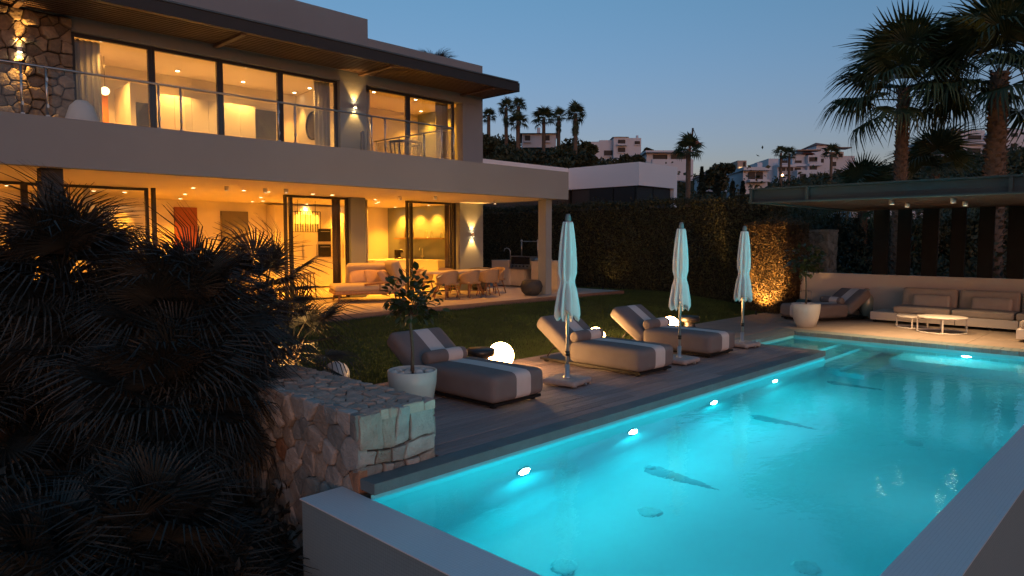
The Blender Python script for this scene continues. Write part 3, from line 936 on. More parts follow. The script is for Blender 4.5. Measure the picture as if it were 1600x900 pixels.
for i in range(6):
    b.box(-.42 + i * .168 - .0075, -.42 + i * .168 + .0075, -.082, .082, .60, .612)
b.build("frame", M_BLACK, ch)
for i in range(5):
    MB().lathe([(.001, .24), (.055, .24), (.055, .50), (.001, .50)], (-.336 + i * .168, 0, 0), 14).build("amber_cylinder", emission("amber_glow", (1.0, .45, .03), 5.0), ch)
    MB().lathe([(.05, .02), (.05, .238)], (-.336 + i * .168, 0, 0), 14).build("clear_cylinder", M_GLASS, ch)
isl = thing("kitchen_island", "cream kitchen island with a pale worktop seen through the right-hand glass doors", "kitchen island", (13.2, 19.1, .45))
MB().box(.04, 1.56, .04, .86, 0, .96).build("body", M_CREAM, isl)
MB().box(0, 1.6, 0, .9, .961, 1.0).build("worktop", mat("pale_quartz", (.72, .69, .62), .25), isl)
kt = thing("coffee_machine", "small dark coffee machine on the pale kitchen island", "coffee machine", (14.5, 19.6, 1.451))
MB().box(-.1, .1, -.12, .12, 0, .05, .01).box(-.1, .1, .02, .12, .05, .3).box(-.1, .1, -.12, .12, .22, .32, .01).build("body", M_OVEN, kt)
ct = thing("kitchen_counter", "counter with tap and splashback along the kitchen end wall", "counter", (15.38, 18.6, .45))
MB().box(.02, .6, 0, 3.2, 0, .92).build("base_units", M_CREAM, ct)
MB().box(0, .6, -.01, 3.21, .921, .96).build("worktop", MATS["pale_quartz"], ct)
MB().tube([(.42, 1.35, .96), (.42, 1.35, 1.28), (.40, 1.34, 1.36), (.33, 1.31, 1.40), (.25, 1.28, 1.37), (.22, 1.27, 1.28)], .016, 8).box(.36, .48, 1.32, 1.38, 1.06, 1.09).build("tap", M_STEEL, ct)
sh = thing("wall_shelf", "long wooden shelf on the kitchen end wall holding jars", "shelf", (15.72, 18.75, 2.13))
MB().box(0, .278, 0, 2.8, 0, .05).build("board", mat("oak", (.30, .19, .10), .5, .15, 5), sh)
M_JAR = mat("storage_jar", (.22, .17, .12), .3, .15, 8)
for i, (y, r_, h_, nm, lb) in enumerate(((.2, .05, .16, "glass_jar", "jar nearest the glass on the kitchen shelf"), (.75, .055, .2, "glass_jar", "second glass jar on the kitchen shelf"),
                                  (1.05, .06, .22, "glass_jar", "third glass jar on the kitchen shelf"), (1.9, .085, .34, "canister", "dark tall canister on the kitchen shelf"), (2.2, .085, .34, "canister", "dark canister at the far end of the kitchen shelf"))):
    t = thing(nm, lb, "jar", (15.86, 18.75 + y, 2.181), 0, "jars on the kitchen shelf")
    MB().lathe([(.001, 0), (r_, 0), (r_, h_ * .8), (r_ * .7, h_ * .88), (r_ * .7, h_)], n=14).build("body", M_JAR if nm == "canister" else M_GLASS, t)
    MB().lathe([(r_ * .75, h_), (r_ * .75, h_ + .03), (.001, h_ + .03)], n=14).build("lid", M_JAR, t)
# upper rooms
wd = thing("wardrobe", "row of tall pale wardrobe doors at the back of the long upper room", "wardrobe", (6.95, 20.0, 3.742))
for i in range(6):
    p = MB().box(i * .455 + .003, i * .455 + .452, 0, .38, .02, 2.25).build("wardrobe_door", mat("pale_lacquer", (.52, .48, .42), .45, .03, 3), wd)
    MB().box(i * .455 + (.40 if i % 2 == 0 else .04), i * .455 + (.41 if i % 2 == 0 else .05), -.02, -.001, .9, 1.3).build("pull", M_STEEL, p)
mr = thing("round_mirror", "round dark mirror on the lit wall of the upper room", "mirror", (11.198, 19.35, 5.55))
rm = MB(); rm.lathe([(.38, 0), (.43, .005), (.43, .03), (.38, .035), (.38, 0)], n=36)
o = rm.build("frame", M_BLACK, mr); o.rotation_euler = (0, R(-90), 0)
o = MB().disc((0, 0, .012), .381, 36).build("mirror_plate", mat("dark_mirror", (.12, .11, .10), .08, .2, 3, metal=.7), mr); o.rotation_euler = (0, R(-90), 0)
pl = thing("pendant_lamp", "small glowing pendant lamp in the left corner of the long upper room", "pendant lamp", (5.55, 19.4, 5.75))
MB().tube([(0, 0, .1), (0, 0, .848)], .006, 6).build("cord", M_BLACK, pl)
MB().sphere((0, 0, 0), .10, 18, 10).build("glass_globe", emission("pendant_glow", (1, .62, .25), 8), pl)
sb = thing("side_cabinet", "low cabinet with orange lit panel in the upper left room", "cabinet", (5.0, 20.0, 3.742))
MB().box(0, .9, 0, .38, 0, .7).build("body", MATS["oak"], sb)
pn = MB().box(.02, .88, .34, .378, 1.2, 2.1).build("orange_panel", mat("orange_panel", (.75, .28, .04), .6), sb)
tl = thing("table_lamp", "glowing table lamp low behind the middle upper windows", "table lamp", (8.55, 18.75, 3.742))
MB().lathe([(.001, 0), (.16, 0), (.16, .42), (.14, .45), (.001, .45)], n=16).build("stand", MATS["oak"], tl)
MB().sphere((0, 0, .58), .12, 16, 10).build("shade", emission("pendant_glow", (1, .62, .25), 8), tl)
lamp("bulb", 'POINT', (0, 0, .85), 8, WARM2, tl, .08)
pf = thing("pouf", "white rounded pouf on the balcony by the stone wall", "pouf", (4.2, 16.2, 3.742)); pf.scale = (.76, .76, 1.85)
MB().lathe([(.001, 0), (.25, 0), (.36, .08), (.41, .25), (.39, .42), (.28, .56), (.14, .62), (.001, .63)], n=28).build("cushion", mat("white_canvas", (.62, .60, .57), .9, .05, 5), pf)
cy = thing("balcony_bollard", "slim grey cylinder standing by the upper pier", "bollard", (11.3, 16.9, 3.742)); cy.scale = (1, 1, 1.4)
MB().lathe([(.001, 0), (.06, 0), (.06, .95), (.05, 1.0), (.001, 1.0)], n=14).build("body", mat("grey_metal", (.16, .16, .16), .5), cy)
ac = thing("balcony_armchair", "dark round armchair on the balcony in front of the small window", "armchair", (12.3, 16.3, 3.742), R(200)); ac.scale = (1.2, 1.2, 1.5)
MB().lathe([(.001, .18), (.34, .18), (.38, .4), (.36, .42), (.001, .42)], n=20).build("seat", mat("dark_weave", (.05, .05, .05), .8, .2, 30), ac)
b = MB()
for i in range(13):
    a = R(-110 + i * 220 / 12); b.tube([(.36 * math.sin(a), .36 * math.cos(a), .38), (.41 * math.sin(a), .41 * math.cos(a), .72)], .018, 6)
b.tube([(.41 * math.sin(R(q)), .41 * math.cos(R(q)), .73) for q in range(-110, 111, 20)], .025, 8)
b.build("backrest", MATS["dark_weave"], ac)
b = MB()
for a in (45, 135, 225, 315): b.tube([(.25 * math.sin(R(a)), .25 * math.cos(R(a)), .18), (.3 * math.sin(R(a)), .3 * math.cos(R(a)), 0)], .015, 6)
b.build("base_frame", M_BLACK, ac)

# ================================================================== TERRACE FURNITURE
TZ = .45
M_TEAK = mat("teak", (0.26, 0.13, 0.065), 0.55, 0.2, 5, 0.15, 40, stretch=(6, 6, 1))
M_LINEN = mat("linen_cushion", (0.36, 0.29, 0.22), 0.95, 0.05, 8, 0.15, 200)
M_ROPE = mat("woven_rope", (0.30, 0.21, 0.14), 0.85, 0.2, 60, 0.5, 150)
db = thing("daybed", "rounded cream daybed with high cushions and teak frame on the terrace", "daybed", (10.85, 16.05, TZ), R(-24))
for sx, sy in ((-.82, -.48), (.82, -.48), (-.82, .5), (.82, .5)):
    MB().tube([(sx, sy, .25), (sx * 1.06, sy * 1.06, 0)], [.035, .022], 8).build("leg", M_TEAK, db)
MB().cushion(T(0, 0, .27), .98, .62, .055, .05).build("frame", M_TEAK, db)
MB().cushion(T(-.08, -.05, .39), .90, .56, .085, .08, .02).build("seat_cushion", M_LINEN, db)
MB().cushion(T(.74, .05, .74) @ RY(R(70)), .36, .58, .13, .10, .03).build("back_cushion", M_LINEN, db)
MB().cushion(T(.1, .50, .70) @ RX(R(-66)), .62, .33, .12, .09, .03).build("back_cushion", M_LINEN, db)
for i, (x, y, a) in enumerate(((.18, .22, 20), (-.22, .28, -8), (.42, -.12, 60))):
    MB().cushion(T(x, y, .64) @ RZ(R(a)) @ RX(R(62)), .24, .22, .07, .065, .04).build("scatter_cushion", mat("rust_linen", (0.40, 0.27, 0.20), 0.95, 0.05, 8), db)
b = MB(); b.tube([(-.2, -.60, .48), (.6, -.62, .56), (.93, -.45, .62), (.98, 0, .62), (.9, .5, .64)], .03, 8)
b.tube([(.95, -.3, .3), (.97, -.3, .6)], .018, 6).tube([(.2, -.61, .3), (.2, -.61, .52)], .018, 6).tube([(.6, -.61, .3), (.62, -.61, .55)], .018, 6)
b.build("arm_rail", M_TEAK, db)
# low wooden side table left
st = thing("side_table", "small teak slatted side table on the terrace behind the palm", "side table", (8.3, 16.2, TZ), R(10))
for i in range(6): MB().box(-.35 + i * .118, -.35 + i * .118 + .105, -.35, .35, .42, .45).build("slat", M_TEAK, st)
for sx in (-.31, .31):
    for sy in (-.31, .31): MB().box(sx - .02, sx + .02, sy - .02, sy + .02, 0, .42).build("leg", M_TEAK, st)
MB().box(-.33, .33, -.33, .33, .12, .14).build("lower_shelf", M_TEAK, st)
# stool seen through the palm
sto = thing("bar_stool", "slim dark stool just inside the glass beside the brown drape", "stool", (10.3, 18.2, TZ))
MB().lathe([(.001, .68), (.18, .68), (.18, .73), (.001, .73)], n=18).build("seat", M_ROPE, sto)
for a in range(4):
    MB().tube([(.13 * math.cos(a * 1.571 + .8), .13 * math.sin(a * 1.571 + .8), .68), (.2 * math.cos(a * 1.571 + .8), .2 * math.sin(a * 1.571 + .8), 0)], .013, 6).build("leg", M_BLACK, sto)

dt = thing("dining_table", "long oval pale-topped dining table on the terrace", "table", (13.75, 15.65, TZ), R(4))
b = MB()
prof = []
for sgn, z in ((1, .70), (1, .745)):
    ring = []
    for k in range(40):
        a = 2 * math.pi * k / 40
        ring.append((1.35 * math.copysign(abs(math.cos(a)) ** .6, math.cos(a)), .52 * math.copysign(abs(math.sin(a)) ** .6, math.sin(a)), z))
    prof.append(ring)
b.add(prof[0] + prof[1], [(k, (k + 1) % 40, 40 + (k + 1) % 40, 40 + k) for k in range(40)] + [tuple(range(40, 80)), tuple(range(39, -1, -1))])
b.build("table_top", mat("pale_ceramic", (.50, .44, .38), .35, .06, 4), dt)
for sx in (-.75, .75):
    MB().tube([(sx, -.3, 0), (sx * .9, 0, .70)], .035, 8).tube([(sx, .3, 0), (sx * .9, 0, .70)], .035, 8).build("trestle_leg", M_TEAK, dt)
def make_chair():
    t = thing("dining_chair", "x", "chair", (0, 0, 0), 0, "woven dining chairs round the oval table")
    MB().cushion(T(0, 0, .43), .25, .25, .035, .03).build("seat", M_ROPE, t)
    # wrapped shell back
    vs, fs = [], []
    nA, nZ = 17, 6
    for j in range(nZ):
        for i in range(nA):
            a = R(-112 + 224 * i / (nA - 1)); z = j / (nZ - 1)
            top = .80 - .17 * (abs(a) / R(112)) ** 2
            r_ = .255 + .05 * z
            vs.append((r_ * math.sin(a), r_ * math.cos(a) * .98, .42 + (top - .42) * z))
    for j in range(nZ - 1):
        for i in range(nA - 1):
            k = j * nA + i; fs.append((k, k + 1, k + nA + 1, k + nA))
    b = MB(); b.add(vs, fs, True)
    o = b.build("woven_back", M_ROPE, t); s = o.modifiers.new("s", 'SOLIDIFY'); s.thickness = .022
    for sx, sy in ((-.2, -.2), (.2, -.2), (-.2, .2), (.2, .2)):
        MB().tube([(sx * .8, sy * .8, .41), (sx * 1.25, sy * 1.25, 0)], [.022, .015], 7).build("leg", M_TEAK, t)
    MB().tube([(-.2, -.2, .2), (.2, .2, .2)], .010, 6).tube([(.2, -.2, .2), (-.2, .2, .2)], .010, 6).build("stretcher", M_TEAK, t)
    return t
chair = make_chair()
ch_spots = [(12.75, 15.02, 178, "woven dining chair on the lawn side of the table, nearest the daybed"),
            (13.55, 14.98, 186, "woven dining chair on the lawn side, middle of three"),
            (14.35, 15.02, 172, "woven dining chair on the lawn side, nearest the outdoor kitchen"),
            (15.33, 15.75, -84, "woven dining chair at the kitchen end of the table"),
            (12.95, 16.32, 2, "woven dining chair on the house side, left of two"),
            (13.95, 16.34, -4, "woven dining chair on the house side, right of two")]
for i, (x, y, a, lb) in enumerate(ch_spots):
    o = chair if i == 0 else copy_tree(chair)
    o.location = (x, y, TZ); o.rotation_euler = (0, 0, R(a)); o["label"] = lb
gr = thing("covered_grill", "grey rounded armchair-shaped tub against the pier under the wall light", "armchair", (15.62, 16.75, TZ), R(150))
MB().lathe([(.001, .12), (.28, .12), (.34, .42), (.30, .44), (.001, .44)], n=22).build("seat", mat("grey_weave", (.11, .11, .11), .85, .2, 30), gr)
vs, fs = [], []
for j in range(6):
    for i in range(17):
        a = R(-115 + 230 * i / 16); z = j / 5
        vs.append(((.33 + .04 * z) * math.sin(a), (.33 + .04 * z) * math.cos(a), .3 + (.78 - .12 * (abs(a) / R(115)) ** 2 - .3) * z))
for j in range(5):
    for i in range(16):
        k = j * 17 + i; fs.append((k, k + 1, k + 18, k + 17))
b = MB(); b.add(vs, fs, True); o = b.build("shell_back", MATS["grey_weave"], gr); s = o.modifiers.new("s", 'SOLIDIFY'); s.thickness = .03
MB().lathe([(.24, 0), (.24, .12), (.20, .12)], n=20).build("plinth", M_BLACK, gr)
gr.name = "tub_chair"

# outdoor kitchen, beyond the end of the house
M_MARBLE = mat("marble_panel", (0.60, 0.53, 0.45), 0.35, 0.12, 2.2, 0, 10)
ok_ = thing("outdoor_kitchen", "marble-clad outdoor kitchen with sink tap and steel grill", "outdoor kitchen", (17.72, 18.35, TZ), R(-90))
# local x runs towards -Y of the place, local y towards +X
MB().box(0, .52, 0, .70, .04, .90).build("cabinet_panel", M_MARBLE, ok_)
MB().box(.523, .86, 0, .70, .04, .90).build("cabinet_panel", M_MARBLE, ok_)
MB().box(.863, 1.50, .12, .70, .04, .62).build("recess_panel", M_MARBLE, ok_)
MB().box(1.95, 2.5, 0, .70, .04, .90).build("cabinet_panel", M_MARBLE, ok_)
MB().box(.84, 1.97, -.02, .70, .645, .675).build("grill_shelf", M_STEEL, ok_)
MB().box(-.01, .862, -.01, .71, .902, .925).box(1.94, 2.51, -.01, .71, .902, .925).build("worktop", M_MARBLE, ok_)
MB().tube([(.55, .4, .925), (.55, .4, 1.25), (.50, .38, 1.33), (.42, .35, 1.36), (.34, .32, 1.33), (.32, .31, 1.24)], .016, 8).build("tap", M_STEEL, ok_)
gb = MB().box(.90, 1.90, .02, .66, .68, .80).box(.90, 1.90, .02, .03, 1.06, 1.09).box(.90, .94, .02, .66, .80, 1.09).box(1.86, 1.90, .02, .66, .80, 1.09).build("grill_body", M_STEEL, ok_)
MB().box(.945, 1.855, .04, .64, .802, 1.06).build("grill_mouth", M_OVEN, gb)
for i in range(5):
    b = MB(); b.lathe([(.001, 0), (.03, 0), (.025, .035), (.001, .035)], n=10)
    o = b.build("knob", M_BLACK, gb); o.location = (1.05 + i * .175, .02, .74); o.rotation_euler = (R(90), 0, 0)
b = MB(); b.tube([(1.02, .5, 1.09), (1.02, .5, 1.62)], .022, 8).tube([(1.80, .5, 1.09), (1.80, .5, 1.62)], .022, 8).tube([(1.0, .5, 1.60), (1.9, .5, 1.60)], .014, 8)
b.tube([(1.9, .5, 1.60), (1.95, .5, 1.40), (2.2, .5, 1.40)], .014, 8).sphere((1.02, .5, 1.62), .045, 10, 6).sphere((1.80, .5, 1.62), .045, 10, 6)
b.build("spit_frame", M_STEEL, ok_)
MB().box(2.0, 2.4, .1, .6, .926, 1.02, .04).build("lid_cover", M_STEEL, ok_)
bowl = thing("round_planter", "dark grey bowl planter at the foot of the terrace column", "planter", (15.38, 14.22, TZ))
MB().lathe([(.001, 0), (.18, 0), (.30, .12), (.34, .27), (.28, .42), (.22, .46), (.20, .44), (.25, .38), (.20, .30), (.001, .28)], n=28).build("bowl", mat("grey_clay", (.035, .036, .038), .75, .15, 9), bowl)
cu = thing("utility_cabinet", "pale box cabinet standing behind the terrace column", "cabinet", (17.3, 14.9, TZ))
MB().box(-.25, .25, -.3, .3, 0, .98, .01).build("body", mat("pale_metal", (.4, .39, .38), .5), cu)
MB().box(-.265, -.252, -.26, .26, .06, .92).build("door_panel", MATS["pale_metal"], cu)

# ================================================================== SUN LOUNGERS
def stripe_mat():
    m = bpy.data.materials.new("striped_canvas"); m.use_nodes = True
    N, L = m.node_tree.nodes, m.node_tree.links
    b = N["Principled BSDF"]; b.inputs["Roughness"].default_value = .92; b.inputs["Specular IOR Level"].default_value = .2
    tc = N.new("ShaderNodeTexCoord"); sx = N.new("ShaderNodeSeparateXYZ"); L.new(tc.outputs["Object"], sx.inputs[0])
    sub = N.new("ShaderNodeMath"); sub.operation = 'ADD'; sub.inputs[1].default_value = -.06; L.new(sx.outputs[0], sub.inputs[0])
    ab = N.new("ShaderNodeMath"); ab.operation = 'ABSOLUTE'; L.new(sub.outputs[0], ab.inputs[0])
    lt = N.new("ShaderNodeMath"); lt.operation = 'LESS_THAN'; lt.inputs[1].default_value = .135; L.new(ab.outputs[0], lt.inputs[0])
    nz = N.new("ShaderNodeTexNoise"); nz.inputs["Scale"].default_value = 5; nz.inputs["Detail"].default_value = 6; L.new(tc.outputs["Object"], nz.inputs["Vector"])
    mr = N.new("ShaderNodeMapRange"); mr.inputs["To Min"].default_value = .86; mr.inputs["To Max"].default_value = 1.1; L.new(nz.outputs["Fac"], mr.inputs["Value"])
    mx = N.new("ShaderNodeMix"); mx.data_type = 'RGBA'
    mx.inputs["A"].default_value = (.180, .163, .160, 1); mx.inputs["B"].default_value = (.60, .56, .53, 1); L.new(lt.outputs[0], mx.inputs["Factor"])
    sc = N.new("ShaderNodeVectorMath"); sc.operation = 'SCALE'; L.new(mx.outputs["Result"], sc.inputs[0]); L.new(mr.outputs[0], sc.inputs["Scale"])
    L.new(sc.outputs[0], b.inputs["Base Color"])
    wv = N.new("ShaderNodeTexNoise"); wv.inputs["Scale"].default_value = 9; wv.inputs["Detail"].default_value = 3; L.new(tc.outputs["Object"], wv.inputs["Vector"])
    bp = N.new("ShaderNodeBump"); bp.inputs["Strength"].default_value = .25; bp.inputs["Distance"].default_value = .02; L.new(wv.outputs["Fac"], bp.inputs["Height"]); L.new(bp.outputs[0], b.inputs["Normal"])
    return m
M_STRIPE = stripe_mat()
def make_lounger():
    t = thing("sun_lounger", "x", "sun lounger", (0, 0, 0), 0, "striped sun loungers")
    MB().box(-.44, .44, .04, 2.12, .035, .07).box(-.40, -.34, .1, .16, 0, .035).box(.34, .40, .1, .16, 0, .035).box(-.40, -.34, 2.0, 2.06, 0, .035).box(.34, .40, 2.0, 2.06, 0, .035).build("base_frame", M_BLACK, t)
    o = MB().cushion(T(0, 0, 0), .485, .72, .175, .09, .012, 7).build("seat_cushion", M_STRIPE, t, (0, .72, .245))
    o = MB().cushion(T(0, 0, 0), .485, .45, .125, .085, .015, 7).build("back_cushion", M_STRIPE, t, (0, 1.80, .455)); o.rotation_euler = (R(35), 0, 0)
    b = MB()
    n = 22; prof = [(-.425, .001), (-.424, .05), (-.42, .08), (-.395, .092), (-.36, .098), (-.2, .1), (-.06, .1), (.1, .1), (.24, .098), (.275, .092), (.30, .08), (.304, .05), (.305, .001)]
    vs = [(x, r_ * math.cos(2 * math.pi * k / n), r_ * math.sin(2 * math.pi * k / n)) for x, r_ in prof for k in range(n)]
    fs = [(i * n + k, i * n + (k + 1) % n, (i + 1) * n + (k + 1) % n, (i + 1) * n + k) for i in range(len(prof) - 1) for k in range(n)] + [tuple(range(n)), tuple(range((len(prof) - 1) * n, len(prof) * n))]
    b.add(vs, fs, True)
    b.build("bolster", M_STRIPE, t, (0, 1.38, .485))
    MB().tube([(-.3, 1.85, .36), (-.3, 2.08, .07)], .014, 6).tube([(.3, 1.85, .36), (.3, 2.08, .07)], .014, 6).tube([(-.3, 1.96, .22), (.3, 1.96, .22)], .010, 6).build("back_strut", M_BLACK, t)
    return t
lounger = make_lounger()
lsp = [(6.40, 6.10, 1.2, "striped sun lounger nearest the stone wall, beside the potted tree"),
       (9.40, 5.98, -.8, "middle striped sun lounger on the pool deck, behind the first parasol"),
       (11.72, 6.08, .7, "striped sun lounger on the deck farthest from the stone wall"),
       (18.2, 7.55, 244, "striped sun lounger against the low white wall under the pergola")]
for i, (x, y, a, lb) in enumerate(lsp):
    o = lounger if i == 0 else copy_tree(lounger)
    o.location = (x, y, .001); o.rotation_euler = (0, 0, R(a)); o["label"] = lb

# ================================================================== PARASOLS
M_CANVAS = mat("parasol_canvas", (0.66, 0.66, 0.66), 0.9, 0.05, 4, 0.1, 60, trans=.12)
M_GALV = mat("pole_aluminium", (0.45, 0.47, 0.48), 0.35, 0.05, 15, metal=.8)
M_BASE = mat("parasol_base_stone", (0.34, 0.32, 0.31), 0.7, 0.12, 12, 0.25, 60)
def make_parasol(seed, rz):
    rg = random.Random(seed)
    t = thing("closed_parasol", "x", "parasol", (0, 0, 0), rz, "closed white parasols")
    MB().cushion(T(0, 0, .062), .27, .27, .042, .035).build("base_slab", M_BASE, t)
    for sx, sy in ((.2, -.24), (.05, -.27), (-.2, -.24)):
        b = MB(); b.tube([(sx - .02, sy, .024), (sx + .02, sy, .024)], .024, 10); b.build("wheel", M_STEEL, t)
    MB().lathe([(.06, .104), (.06, .12), (.036, .13), (.036, .30), (.028, .30)], n=16).build("socket", M_GALV, t)
    MB().tube([(0, 0, .12), (0, 0, 2.36)], .022, 12).build("pole", M_GALV, t)
    MB().tube([(0, 0, .42), (0, 0, .49)], .032, 10).tube([(0, 0, .455), (.09, .02, .46)], .012, 6).build("clamp", M_BLACK, t)
    MB().lathe([(.001, 2.34), (.035, 2.34), (.048, 2.36), (.042, 2.42), (.03, 2.47), (.001, 2.475)], n=14).build("finial", mat("grey_cap", (.14, .15, .16), .6), t)
    ph = [rg.uniform(-.25, .25) for _ in range(8)]; am = [rg.uniform(.7, 1.3) for _ in range(8)]; tl_ = [rg.uniform(-.05, .05) for _ in range(8)]
    zs = [2.36, 2.34, 2.2, 2.0, 1.8, 1.62, 1.54, 1.50, 1.46, 1.38, 1.25, 1.12, 1.04, 1.0]
    rs_ = [.058, .066, .084, .100, .110, .108, .098, .094, .098, .108, .124, .138, .142, .128]
    n = 96; vs = []
    for z, r_ in zip(zs, rs_):
        for k in range(n):
            th = 2 * math.pi * k / n
            w = 8 * th / (2 * math.pi); i = int(w) % 8; fr = w - int(w)
            A = am[i] * (.16 + .18 * (2.36 - z) / 1.36)
            fold = math.cos(2 * math.pi * fr + ph[i] + .8 * (2.36 - z)) * A
            if abs(z - 1.5) < .05: fold *= .45
            zz = z + (tl_[i] * math.sin(math.pi * fr) - .07 * math.cos(2 * math.pi * fr) if z < 1.06 else 0)
            rr = r_ * (1 + fold)
            vs.append((rr * math.cos(th + .5 * fold), rr * math.sin(th + .5 * fold), zz))
    fs = [(i * n + k, i * n + (k + 1) % n, (i + 1) * n + (k + 1) % n, (i + 1) * n + k) for i in range(len(zs) - 1) for k in range(n)]
    b = MB(); b.add(vs, fs, True)
    o = b.build("canopy", M_CANVAS, t); s = o.modifiers.new("s", 'SOLIDIFY'); s.thickness = .004
    MB().lathe([(.100, 1.485), (.104, 1.50), (.100, 1.515)], n=40).build("tie_strap", M_CANVAS, t)
    return t
for i, (x, y, sd, rz, sc, lb) in enumerate(((7.80, 6.50, 3, 10, 1.0, "closed white parasol nearest the camera, between two loungers"),
                                    (10.52, 6.28, 5, 0, .97, "middle closed white parasol, beside the farthest deck lounger"),
                                    (13.0, 6.36, 8, -8, .96, "closed white parasol at the far end of the deck"))):
    p = make_parasol(sd, R(rz)); p.location = (x, y, .001); p["label"] = lb; p.scale = (sc,) * 3

# ================================================================== GLOBES, SIDE TABLES, POTS
E_GLOBE = emission("globe_glow", (1.0, 0.50, 0.16), 95.0)
def globe(label, x, y, z, r_, m):
    t = thing("globe_lamp", label, "globe lamp", (x, y, z), 0, "white garden globe lamps")
    MB().sphere((0, 0, r_ + .02), r_, 32, 18).build("glass_globe", m, t)
    MB().lathe([(.001, 0), (.09, 0), (.09, .035), (.07, .05)], n=18).build("foot", M_WHITE, t)
    return t
globe("glowing globe lamp beside the nearest striped lounger", 7.92, 8.0, 0, .215, E_GLOBE)
globe("glowing globe lamp behind the middle lounger", 10.95, 8.40, 0, .185, E_GLOBE)
globe("glowing globe lamp behind the third parasol side lounger, next to a black stool", 13.2, 8.12, 0, .215, E_GLOBE)
globe("unlit white globe lamp on the grass behind the stone wall", 5.35, 8.75, -.03, .19, mat("opal_glass", (.72, .72, .72), .3, .02))
M_BLK = mat("black_ceramic", (0.018, 0.016, 0.015), 0.3, 0.15, 8)
for lb, x, y in (("black mushroom-shaped side table beside the nearest lounger", 7.35, 7.86), ("black mushroom-shaped side table beside the third globe lamp", 13.72, 7.95)):
    t = thing("side_table", lb, "side table", (x, y, .001), 0, "black mushroom side tables")
    MB().lathe([(.001, .30), (.16, .30), (.215, .32), (.225, .36), (.22, .415), (.205, .43), (.001, .43)], n=28).build("top", M_BLK, t)
    MB().lathe([(.15, 0), (.17, .02), (.165, .15), (.12, .24), (.13, .30)], n=28).build("base", M_BLK, t)

M_POT = mat("white_glazed_pot", (0.50, 0.49, 0.46), 0.38, 0.06, 5)
M_PEB = mat("white_pebble", (0.55, 0.52, 0.48), 0.6, 0.1, 6, rand=.2)
M_BARK = mat("thin_bark", (0.10, 0.075, 0.055), 0.9, 0.25, 20, 0.5, 80)
M_LEAF = mat("citrus_leaf", (0.040, 0.070, 0.020), 0.42, 0.25, 6, rand=.3, trans=.2)
def potted(label, x, y, r_, h_, th, cr, nl, seed, ls):
    rg = random.Random(seed)
    t = thing("potted_tree", label, "potted tree", (x, y, .001), 0, "small trees in white pots")
    MB().lathe([(.001, 0), (r_ * .62, 0), (r_ * .68, .01), (r_ * .86, h_ * .35), (r_ * .97, h_ * .7), (r_, h_), (r_ * .95, h_ + .008), (r_ * .91, h_), (r_ * .90, h_ * .85), (.001, h_ * .84)], n=40).build("pot", M_POT, t)
    MB().disc((0, 0, h_ * .91), r_ * .895, 30).build("soil", M_SOIL, t)
    pm = MB(); pm.sphere((0, 0, 0), .042, 7, 5, (1, .8, .6)); pme = None
    for i in range(46):
        a = rg.uniform(0, 6.28); q = r_ * .8 * math.sqrt(rg.random())
        if pme is None:
            o = pm.build("pebble", M_PEB, t); pme = o.data
        else: o = obj("pebble", pme, None, t)
        s = rg.uniform(.7, 1.5); o.scale = (s, s * rg.uniform(.8, 1.2), s)
        o.location = (q * math.cos(a), q * math.sin(a), h_ * .92 + .012); o.rotation_euler = (0, 0, rg.uniform(0, 6))
    zc = th
    b = MB(); b.tube([(0, 0, h_ * .85), (.015, .01, h_ + .25), (-.01, .02, zc - cr * .9), (0, 0, zc - cr * .3)], [.026, .02, .018, .016], 8)
    tips = []
    for i in range(11):
        a = i * 2.399; e = rg.uniform(.1, 1.3); l = cr * rg.uniform(.55, .9)
        p0 = Vector((0, 0.0, zc - cr * rg.uniform(.3, .8))); p1 = p0 + Vector((math.cos(a) * math.cos(e), math.sin(a) * math.cos(e), math.sin(e))) * l
        b.tube([p0, (p0 + p1) / 2 + Vector((0, 0, .04)), p1], [.011, .008, .004], 5); tips.append((p0, p1))
    b.build("trunk", M_BARK, t)
    lm = MB(); lm.add([(0, 0, 0), (ls * .28, ls * .3, ls * .07), (ls * .30, ls * .65, ls * .06), (0, ls, -.05 * ls), (-ls * .30, ls * .65, ls * .06), (-ls * .28, ls * .3, ls * .07), (0, ls * .35, 0), (0, ls * .7, 0)],
                      [(0, 1, 6), (1, 2, 7, 6), (2, 3, 7), (0, 6, 5), (6, 7, 4, 5), (7, 3, 4)], True)
    lme = None
    for i in range(nl):
        if rg.random() < .45:
            p0, p1 = rg.choice(tips); p = p0.lerp(p1, rg.uniform(.4, 1.08)) + Vector((rg.gauss(0, .04), rg.gauss(0, .04), rg.gauss(0, .04)))
        else:
            d = Vector((rg.gauss(0, 1), rg.gauss(0, 1), rg.gauss(0, 1))).normalized(); k = rg.uniform(.55, 1.05)
            k *= 1 + .18 * math.sin(3 * math.atan2(d.y, d.x) + seed) * math.cos(2 * d.z)
            p = Vector((0, 0, zc)) + Vector((d.x * cr, d.y * cr, d.z * cr * .95)) * k
        out = (p - Vector((0, 0, zc - .1))).normalized()
        q = (out + Vector((rg.gauss(0, .5), rg.gauss(0, .5), rg.gauss(-.1, .5)))).normalized().to_track_quat('Y', 'Z')
        if lme is None:
            o = lm.build("leaf", M_LEAF, t); lme = o.data
        else: o = obj("leaf", lme, None, t)
        s = rg.uniform(.75, 1.25)
        o.matrix_local = Matrix.Translation(p) @ q.to_matrix().to_4x4() @ RY(rg.uniform(-.6, .6)) @ Matrix.Scale(s, 4)
    return t
potted("small leafy tree in a white pot between the stone wall and the nearest lounger", 5.20, 6.78, .30, .52, 1.42, .35, 280, 4, .105)
potted("small leafy tree in a white pot by the far end of the pool", 17.1, 6.75, .33, .56, 1.62, .42, 290, 9, .12)
